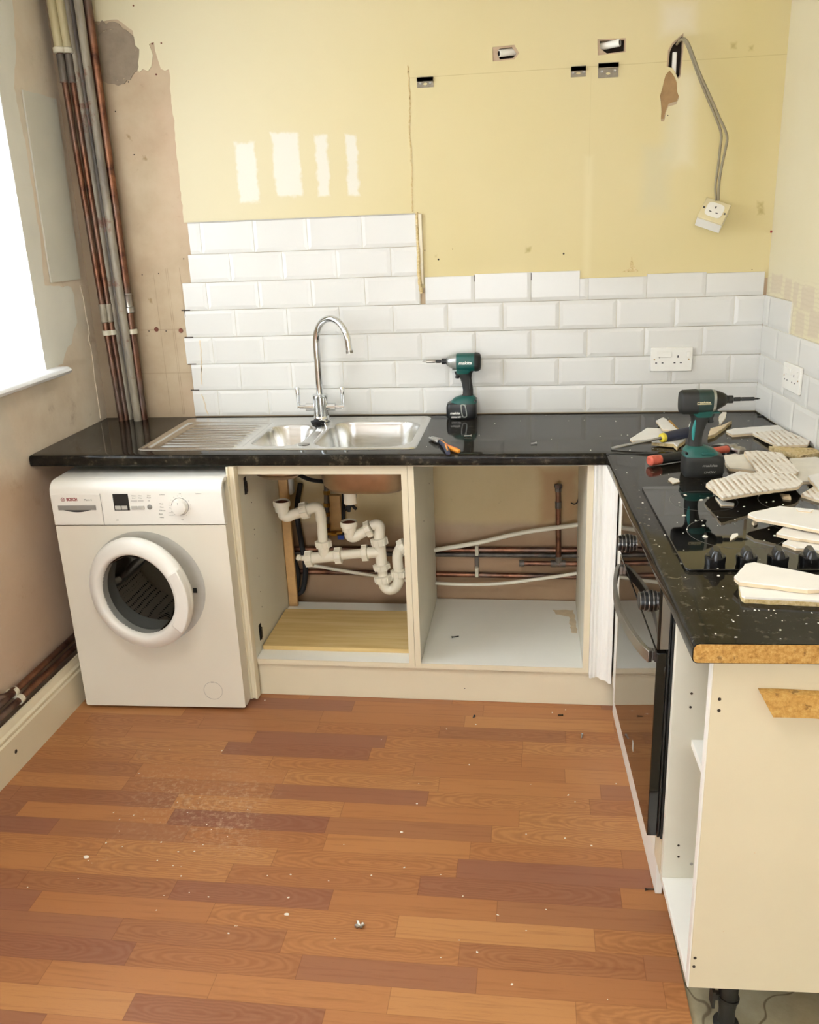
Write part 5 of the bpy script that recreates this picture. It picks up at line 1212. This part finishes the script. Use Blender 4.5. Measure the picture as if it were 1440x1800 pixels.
# hammer
g0 = at(1143, 810, 'z', .927); g1 = at(1287, 788, 'z', .927)
hm0 = thing('claw_hammer', 'claw hammer with a worn red-ended black grip lying behind the dusty impact driver', 'hammer', M=Matrix.Translation(g0))
dh = (g1-g0).normalized(); shh = dh.cross(upz).normalized(); nh = shh.cross(dh)
L_ = (g1-g0).length
def gp(k): return g0+dh*k
obj('butt', MB().loft([(gp(-.004), shh, nh, .012, .010, 2.3), (gp(0), shh, nh, .0165, .0145, 2.3), (gp(.02), shh, nh, .017, .0148, 2.3), (gp(.034), shh, nh, .0155, .014, 2.3)], 22), M['red_grip'], hm0)
obj('grip', MB().loft([(gp(.0335), shh, nh, .0158, .0142, 2.3), (gp(.07), shh, nh, .0150, .0135, 2.3), (gp(.12), shh, nh, .0165, .0140, 2.3), (gp(.155), shh, nh, .0135, .012, 2.3)], 22), M['tool_black'], hm0)
obj('shaft', MB().loft([(gp(.154), shh, nh, .0125, .0112, 2.3), (gp(L_-.03), shh, nh, .0115, .0105, 2.3), (gp(L_-.012), shh, nh, .011, .0105, 2.3)], 18), M['red_grip'], hm0)
hdm = MB().loft([(gp(L_-.018), shh, nh, .0125, .013, 3), (gp(L_+.012), shh, nh, .0125, .013, 3)], 18)
hdm.lathe(gp(L_-.002)+shh*-.004, -shh if shh.y > 0 else shh, [(0, .0125), (.020, .0110), (.024, .0095), (.030, .0095), (.034, .0140), (.050, .0145), (.052, .0125)], 22)
sg_ = shh if shh.y > 0 else -shh
for q_ in (-1, 1):
    c0 = gp(L_-.002)
    hdm.loft([(c0+sg_*.008+dh*q_*.003, dh, nh, .006, .010, 3), (c0+sg_*.035+dh*q_*.005+upz*.002, dh, nh, .0055, .007, 3), (c0+sg_*.065+dh*q_*.007-upz*.004, dh, nh, .005, .004, 3), (c0+sg_*.085+dh*q_*.008-upz*.011, dh, nh, .004, .0015, 3)], 12)
obj('head', hdm, M['steel'], hm0, sharp=40)

# ------------------------------------------------------------------ broken tiles and rubble on the right-hand worktop
def shard(label, px, z0, th=.0085, mat='tile_face', tilt=(0, 0), jagamp=.0016, seed=1, under='tile_edge', name='tile_fragment', cat='broken tile'):
    c = [at(u, v, 'z', z0+th) for u, v in px]; cen = sum(c, V())/len(c); n = V((tilt[0], tilt[1], 1)).normalized()
    P0 = V((cen.x, cen.y, z0+th)); top = [at_plane(u, v, P0, n) for u, v in px]
    r = random.Random(seed); out = []
    for k in range(len(top)):
        a, b = top[k], top[(k+1) % len(top)]; d = (b-a).length; m = max(1, int(d/.014)); out.append(a)
        for j in range(1, m): p_ = a+(b-a)*j/m; q = r.uniform(-jagamp, jagamp); w = (b-a).cross(n).normalized(); out.append(p_+w*q)
    low = min(p_.z for p_ in out)-th; sh = z0-low
    out = [p_+V((0,0,sh)) for p_ in out] if sh > 0 else out
    k_ = len(out); lower = [p_-n*th+V((r.uniform(-.001, .001), r.uniform(-.001, .001), 0)) for p_ in out]; midl = [p_-n*th*.3 for p_ in out]
    face = MB().add(out+midl, [tuple(range(k_)), tuple(range(k_, 2*k_))[::-1]]+[(i, k_+i, k_+(i+1) % k_, (i+1) % k_) for i in range(k_)])
    body = MB().add([p_-n*.0002 for p_ in midl]+lower, [tuple(range(k_)), tuple(range(k_, 2*k_))[::-1]]+[(i, k_+i, k_+(i+1) % k_, (i+1) % k_) for i in range(k_)])
    root = thing(name, label, cat, M=Matrix.Translation((cen.x, cen.y, z0)))
    obj('glazed_face' if mat == 'tile_face' else 'upper_face', face, M[mat], root, flat=True)
    obj('body', body, M[under], root, flat=True)
    return root
WZ = .9102; HB = .9166
S = [
 ('long white tile strip lying against the right wall, farthest back of the rubble', [(1277, 757), (1290, 753), (1368, 747), (1382, 757), (1340, 759), (1288, 763)], WZ, .010, 'tile_face', (0, 0), 'tile_edge'),
 ('ridged tile back leaning on the rubble close to the right wall', [(1323, 763), (1378, 757), (1424, 777), (1420, 783), (1367, 785)], WZ+.004, .009, 'tile_back', (-.03, .02), 'tile_edge'),
 ('thick yellowish plasterboard chunk below the ridged tile near the right wall', [(1352, 784), (1370, 785), (1428, 787), (1446, 795), (1408, 801), (1392, 797)], WZ, .014, 'plasterboard', (0, 0), 'plasterboard'),
 ('pale buff tile piece just right of the dusty impact driver', [(1268, 801), (1300, 796), (1310, 795), (1328, 826), (1310, 824), (1282, 822)], WZ, .010, 'plaster_white', (0, 0), 'tile_edge'),
 ('square ridged tile back with curved grooves right of the impact driver', [(1308, 796), (1330, 794), (1374, 798), (1404, 830), (1400, 834), (1334, 833)], WZ+.010, .009, 'tile_back', (.0, .03), 'tile_edge'),
 ('pale plaster-covered tile at the right edge of the photo behind the hob', [(1388, 806), (1434, 803), (1446, 806), (1446, 845), (1398, 845), (1400, 830)], WZ+.002, .010, 'plaster_white', (0, 0), 'tile_edge'),
 ('white pointed tile piece partly under the largest ridged tile', [(1258, 846), (1300, 829), (1334, 834), (1372, 835), (1330, 846), (1268, 852)], HB-.002, .009, 'tile_face', (0, .02), 'tile_edge'),
 ('largest ridged tile back, long and slightly tilted, at the far edge of the hob', [(1241, 857), (1250, 850), (1330, 836), (1386, 830), (1392, 838), (1411, 853), (1400, 862), (1330, 871), (1271, 881)], HB+.007, .009, 'tile_back', (.02, .05), 'tile_edge'),
 ('thin white glazed sliver under the near edge of the largest ridged tile', [(1258, 873), (1271, 881), (1291, 884), (1290, 888), (1268, 887)], HB, .004, 'tile_face', (0, 0), 'tile_edge'),
 ('white tile corner propped up at the right edge of the photo', [(1421, 838), (1446, 832), (1446, 868)], HB+.004, .010, 'tile_face', (.08, 0), 'tile_edge'),
 ('beige tile back piece below the propped corner at the right edge', [(1409, 868), (1430, 855), (1446, 852), (1446, 879), (1428, 874)], HB, .009, 'tile_back', (0, 0), 'tile_edge'),
 ('narrow beige offcut lying on the hob beneath the ridged tile', [(1371, 867), (1388, 869), (1391, 877), (1377, 875)], HB, .004, 'tile_edge', (0, 0), 'tile_edge'),
 ('lowest white tile of the stack on the hob, its corner behind the knobs', [(1376, 954), (1388, 946), (1446, 952), (1446, 968), (1400, 962)], HB, .008, 'tile_face', (0, 0), 'tile_edge'),
 ('middle white tile of the stack on the hob', [(1365, 937), (1384, 921), (1446, 934), (1446, 950), (1405, 945)], HB+.009, .009, 'tile_face', (0, 0), 'tile_edge'),
 ('big white pointed tile on top of the stack on the hob', [(1315, 905), (1320, 902), (1371, 891), (1446, 899), (1446, 934), (1376, 920), (1330, 912)], HB+.018, .009, 'tile_face', (0, .03), 'tile_edge'),
 ('thin white offcut lying on top of the stacked tiles', [(1400, 893), (1430, 895), (1426, 899), (1404, 897)], HB+.028, .004, 'tile_face', (0, 0), 'tile_edge'),
 ('thicker white tile in front of the hob knobs, under another one', [(1299, 1022), (1304, 1046), (1310, 1049), (1446, 1056), (1446, 1030), (1420, 1037)], WZ, .013, 'tile_face', (0, 0), 'plasterboard'),
 ('scarred white tile on top, in front of the hob knobs', [(1291, 1013), (1310, 991), (1326, 988), (1446, 1012), (1446, 1034), (1420, 1035), (1300, 1021)], WZ+.014, .010, 'tile_face', (0, 0), 'tile_edge'),
 ('white kite-shaped tile piece left of the chisel handle', [(1108, 771), (1138, 752), (1162, 753), (1180, 760), (1165, 771), (1113, 774)], WZ, .008, 'tile_face', (0, 0), 'tile_edge'),
 ('white strip of tile pointing away behind the chisel handle', [(1153, 741), (1167, 735), (1192, 757), (1166, 756)], WZ+.008, .008, 'tile_face', (0, .03), 'tile_edge'),
 ('white tile corner under the chisel handle, brown edge showing', [(1146, 775), (1175, 769), (1206, 768), (1204, 772), (1195, 778), (1191, 784), (1185, 778)], WZ+.003, .015, 'tile_face', (0, 0), 'plasterboard'),
 ('small white curved tile piece standing up behind the impact driver handle', [(1264, 748), (1264, 735), (1270, 728), (1277, 728), (1275, 738), (1268, 748)], WZ+.014, .006, 'plaster_white', (.1, -.15), 'tile_edge'),
 ('cream wedge of tile leaning behind the impact driver', [(1245, 766), (1249, 753), (1268, 748), (1287, 739), (1272, 752), (1256, 763)], WZ, .012, 'tile_edge', (0, 0), 'plasterboard'),
 ('white tile piece peeping out between the chisel and the impact driver', [(1210, 750), (1218, 735), (1222, 735), (1225, 752)], WZ, .010, 'tile_face', (0, 0), 'tile_edge'),
 ('flat whitish chip on the worktop in front of the hammer', [(1175, 842), (1180, 839), (1193, 842), (1195, 846), (1184, 849)], WZ, .004, 'plaster_white', (0, 0), 'tile_edge'),
 ('small oval tile chip standing on the hob ahead of the third knob', [(1284, 944), (1288, 938), (1297, 937), (1298, 941), (1290, 946), (1285, 949)], HB, .003, 'plaster_white', (0, 0), 'tile_edge'),
 ('small tan lump just beneath the tip of the big white tile', [(1322, 917), (1328, 912), (1333, 914), (1332, 918), (1326, 920)], HB, .006, 'tile_edge', (0, 0), 'tile_edge'),
]
for k, (lab, px, z0, th, mt, tilt, un) in enumerate(S): shard(lab, px, z0, th, mt, tilt, seed=k+3, under=un)
bs = thing('timber_offcut', 'small brown wooden strip behind the white tile by the chisel', 'wood offcut', M=Matrix.Translation(at(1182, 747, 'z', WZ)))
c4 = [at(u, v, 'z', WZ+.008) for u, v in ((1174, 739), (1178, 738), (1193, 753), (1187, 755))]
obj('strip', MB().prism([(p_.x, p_.y) for p_ in c4], XY, WZ, WZ+.008), M['board_wood'], bs, flat=True)

# crumbs: one small mesh each
crumb_meshes = []
for k in range(6):
    r = random.Random(100+k); m = MB(); n = 7
    rg = [[V((cos(2*pi*i/n+r.random()*.4)*q*r.uniform(.6, 1), sin(2*pi*i/n+r.random()*.4)*q*r.uniform(.6, 1), z)) for i in range(n)] for z, q in ((0, .9), (.28, 1), (.55, .55))]
    m.rings(rg); me = bpy.data.meshes.new('crumb'); me.from_pydata([tuple(p_) for p_ in m.v], [], m.f); me.validate(); me.materials.append(M['plaster_white']); crumb_meshes.append(me)
def crumb(u, v, z, sz, label, group, name='plaster_crumb', ax='z', rr=rnd):
    p_ = at(u, v, 'z', z); o = bpy.data.objects.new(name, rr.choice(crumb_meshes)); COL.objects.link(o); o.location = p_
    sz *= 1.25; o.scale = (sz*rr.uniform(.7, 1.3), sz*rr.uniform(.5, 1), sz*rr.uniform(.5, .9)); o.rotation_euler.z = rr.uniform(0, 6.28)
    return tag(o, label, 'crumb', group)
G3 = [(550,798,4),(655,832,5),(700,817,4),(508,846,2.5),(540,935,4.5),(618,967,3),(660,968,2),(670,1000,2.5),(765,940,1.8),(880,960,1.8),(680,1075,5),(308,957,2.5),(85,628,2),(160,650,2.5),(192,550,2),(180,498,2.5),(335,487,2),(365,492,2.2),(165,398,3),(85,307,3),(408,247,2.5),(915,262,2.2),(970,303,4),(265,850,2.5),(242,765,1.6),(413,1063,1.8),(345,1098,1.5),(522,1245,1.6),(765,1000,1.4),(880,990,1.4),(940,875,2.4),(1075,1100,2),(1105,1025,1.6),(1145,1068,3),(1200,860,2.2),(1135,840,3),(535,1050,1.5),(560,1025,1.5),(495,980,1.3),(940,400,1.8),(965,432,2),(925,425,1.6),(900,455,1.6),(1000,345,1.5),(1180,300,1.6),(830,420,1.8),(1040,800,2),(1090,845,1.6),(900,905,1.4)]
G4 = [(570,395,1.6),(550,437,1.6),(520,345,1.6),(765,378,1.6),(770,425,3),(800,498,1.4),(665,572,1.6),(685,650,1.4),(788,570,2),(1012,655,2),(1040,655,1.6),(1105,653,1.6),(1140,655,1.6),(1090,707,1.8),(1195,725,1.6),(1183,787,2.4),(750,812,2),(885,835,2.2),(1183,845,1.6),(1390,672,2),(1435,740,1.6),(1355,745,1.6),(1335,658,1.6),(770,650,1.4),(835,655,1.6),(860,720,2),(900,690,1.6),(940,660,1.3),(1120,690,1.4),(870,730,2)]
LBH = 'tiny white crumb of plaster scattered on the black worktop and hob around the tools'; GRH = 'plaster crumbs on the black worktop and hob'
for a, b, s_ in G3:
    u, v = 1060+a/3.789, 660+b/3.789; q = RUNI @ at(u, v, 'z', HB); inh = .05 < q.x < .565 and -1.56 < q.y < -.966
    crumb(u, v, HB if inh else WZ, s_*.0012, LBH, GRH)
for a, b, s_ in G4:
    u, v = 1060+a/3.789, 900+b/3.789; q = RUNI @ at(u, v, 'z', HB); inh = .05 < q.x < .565 and -1.56 < q.y < -.966
    crumb(u, v, HB if inh else WZ, s_*.0011, LBH, GRH)
for a, b in ((480, 580), (615, 597), (670, 655), (498, 665), (745, 650), (637, 703), (725, 600), (205, 590), (245, 650), (300, 610), (560, 600), (910, 590), (390, 600), (60, 690)):
    crumb(720+a/2, 440+b/2, WZ, .0022, LBH, GRH)
for k in range(34):
    u = rnd.uniform(1080, 1420); v = rnd.uniform(735, 1120)
    q = RUNI @ at(u, v, 'z', HB)
    if q.x < .02 or q.y < -1.86 or q.y > -.62: continue
    inh = .05 < q.x < .565 and -1.56 < q.y < -.966; crumb(u, v, HB if inh else WZ, rnd.uniform(.0008, .0015), LBH, GRH)
LBF = 'tiny white crumb of plaster or tile scattered over the wooden floor'; GRF = 'plaster crumbs on the floor'
F7 = [(693,147),(786,132),(1070,86),(1028,95),(765,260),(605,320),(600,383),(1078,356),(1100,377),(550,473),(1068,492),(1152,516),(945,480),(1008,718),(675,607),(193,680),(320,627),(200,607),(790,853),(675,870),(1203,1003),(945,785),(733,815),(900,955),(340,810),(64,402),(368,512),(487,180),(455,610),(560,585),(855,735),(745,676),(118,56),(1230,320),(960,322),(30,770)]
for a, b in F7: crumb(400+a/1.8, 1200+b/1.8, 0, rnd.uniform(.0018, .0036), LBF, GRF)
F6 = [(645,1165),(830,1238),(935,930),(1000,960),(990,985),(1090,1050),(1115,1075),(1200,1112),(1175,1015),(1305,970),(705,1000),(630,1022),(845,1035),(1035,815),(895,655),(1170,660),(865,1423),(1100,1430),(998,1408),(1240,1583),(1205,1622),(145,1380),(413,1333),(485,1252),(465,1240),(955,1320),(912,1265),(825,1500),(733,778),(630,1083),(1025,1190),(940,1192),(1070,1155),(850,1142),(1055,905),(935,932),(955,1270),(1410,1318),(600,985),(560,1145),(760,1020),(1045,935)]
for a, b in F6: crumb(a/3, 1100+b/3, 0, rnd.uniform(.0014, .0030), LBF, GRF)
def lone(u, v, z, sz, lab, name='tile_chip', m='plaster_white'):
    p_ = at(u, v, 'z', z); mm = MB(); n = 8; r = random.Random(int(u)); mm.rings([[p_+V((cos(2*pi*i/n)*q*sz*r.uniform(.7, 1.1), sin(2*pi*i/n)*q*sz*.7*r.uniform(.7, 1), h*sz)) for i in range(n)] for h, q in ((0, .9), (.3, 1), (.5, .6))])
    return tag(obj(name, mm, M[m], origin=p_, flat=True), lab, 'chip')
lone(152, 1507, 0, .0085, 'oval white chip on the floor well in front of the washing machine')
lone(504, 1608, 0, .0070, 'white chip on the floor left of the shiny metal bit')
lone(706, 1463, 0, .0050, 'whitish chip alone in the middle of the floor')
lone(1154, 882-35, WZ, .004, 'brownish flake beside the left edge of the hob') if False else None
mt_ = at(632, 1630, 'z', 0)
wpg = thing('wall_fixing', 'crumpled shiny metal fixing lying alone on the floor in the foreground', 'fixing', M=Matrix.Translation(mt_))
obj('body', MB().tube([mt_+V((-.010, .002, .003)), mt_+V((-.003, -.003, .006)), mt_+V((.004, .001, .005)), mt_+V((.010, .006, .008))], lambda t: .0035+.0015*sin(9*t), 8, 3), M['satin_steel'], wpg)
obj('wing', MB().loft([(mt_+V((.004, .000, .003)), V((1,0,0)), V((0,0,1)), .004, .001, 4), (mt_+V((.006, -.010, .009)), V((1,0,0)), V((0,0,1)), .003, .001, 4)], 8).loft([(mt_+V((-.002, .002, .004)), V((1,0,0)), V((0,0,1)), .004, .001, 4), (mt_+V((-.006, .010, .010)), V((1,0,0)), V((0,0,1)), .003, .001, 4)], 8), M['nose'], wpg)
def screw(u, v, z, ang, L_, lab, m='steel', r=.0022):
    p_ = at(u, v, 'z', z+r*1.5); d = V((cos(ang), sin(ang), 0)); o = thing('screw', lab, 'screw', M=Matrix.Translation(p_))
    obj('shank', MB().lathe(p_-d*L_/2, d, [(0, .0004)]+[(L_*.06+L_*.8*k/18, r*(.75 if k % 2 else 1)) for k in range(19)]+[(L_*.95, r)], 10), M[m], o)
    obj('head', MB().lathe(p_+d*L_*.44, d, [(0, r), (.0018, r*1.9), (.0026, r*1.9)], 12), M[m], o)
screw(1023, 1294, 0, radians(80), .022, 'pale screw on the floor near the foot of the oven')
screw(985, 1257, 0, radians(5), .016, 'dark short screw on the floor near the kickboard', 'dark_steel')
screw(833, 1260, 0, radians(70), .010, 'small black screw on the floor below the empty cabinet', 'dark_steel')
screw(801, 1119, .150, radians(200), .026, 'dark screw lying on the floor of the empty cabinet', 'dark_steel')
screw(938, 779, WZ, radians(30), .018, 'silver screw on the middle of the back worktop')
screw(822, 766, WZ, radians(5), .024, 'silver screwdriver bit on the worktop in front of the left impact driver', 'satin_steel')
screw(1147, 1563, 0, radians(185), .034, 'black nail sticking out from under the end cabinet on the floor edge', 'dark_steel')
for u, v, lab in ((1232, 731, 'small dark clip on the worktop in the far right corner'),): pass
for k, (u, v) in enumerate(((1336, 732), (1343, 731))):
    p_ = at(u, v, 'z', WZ); tag(obj('plastic_spacer', MB().box(p_.x-.009, p_.x+.009, p_.y-.006, p_.y+.004, WZ, WZ+.004), M['dark'], origin=p_, bevel=.001), ('left' if k == 0 else 'right')+' of two small dark spacers in the far right corner of the worktop', 'spacer')
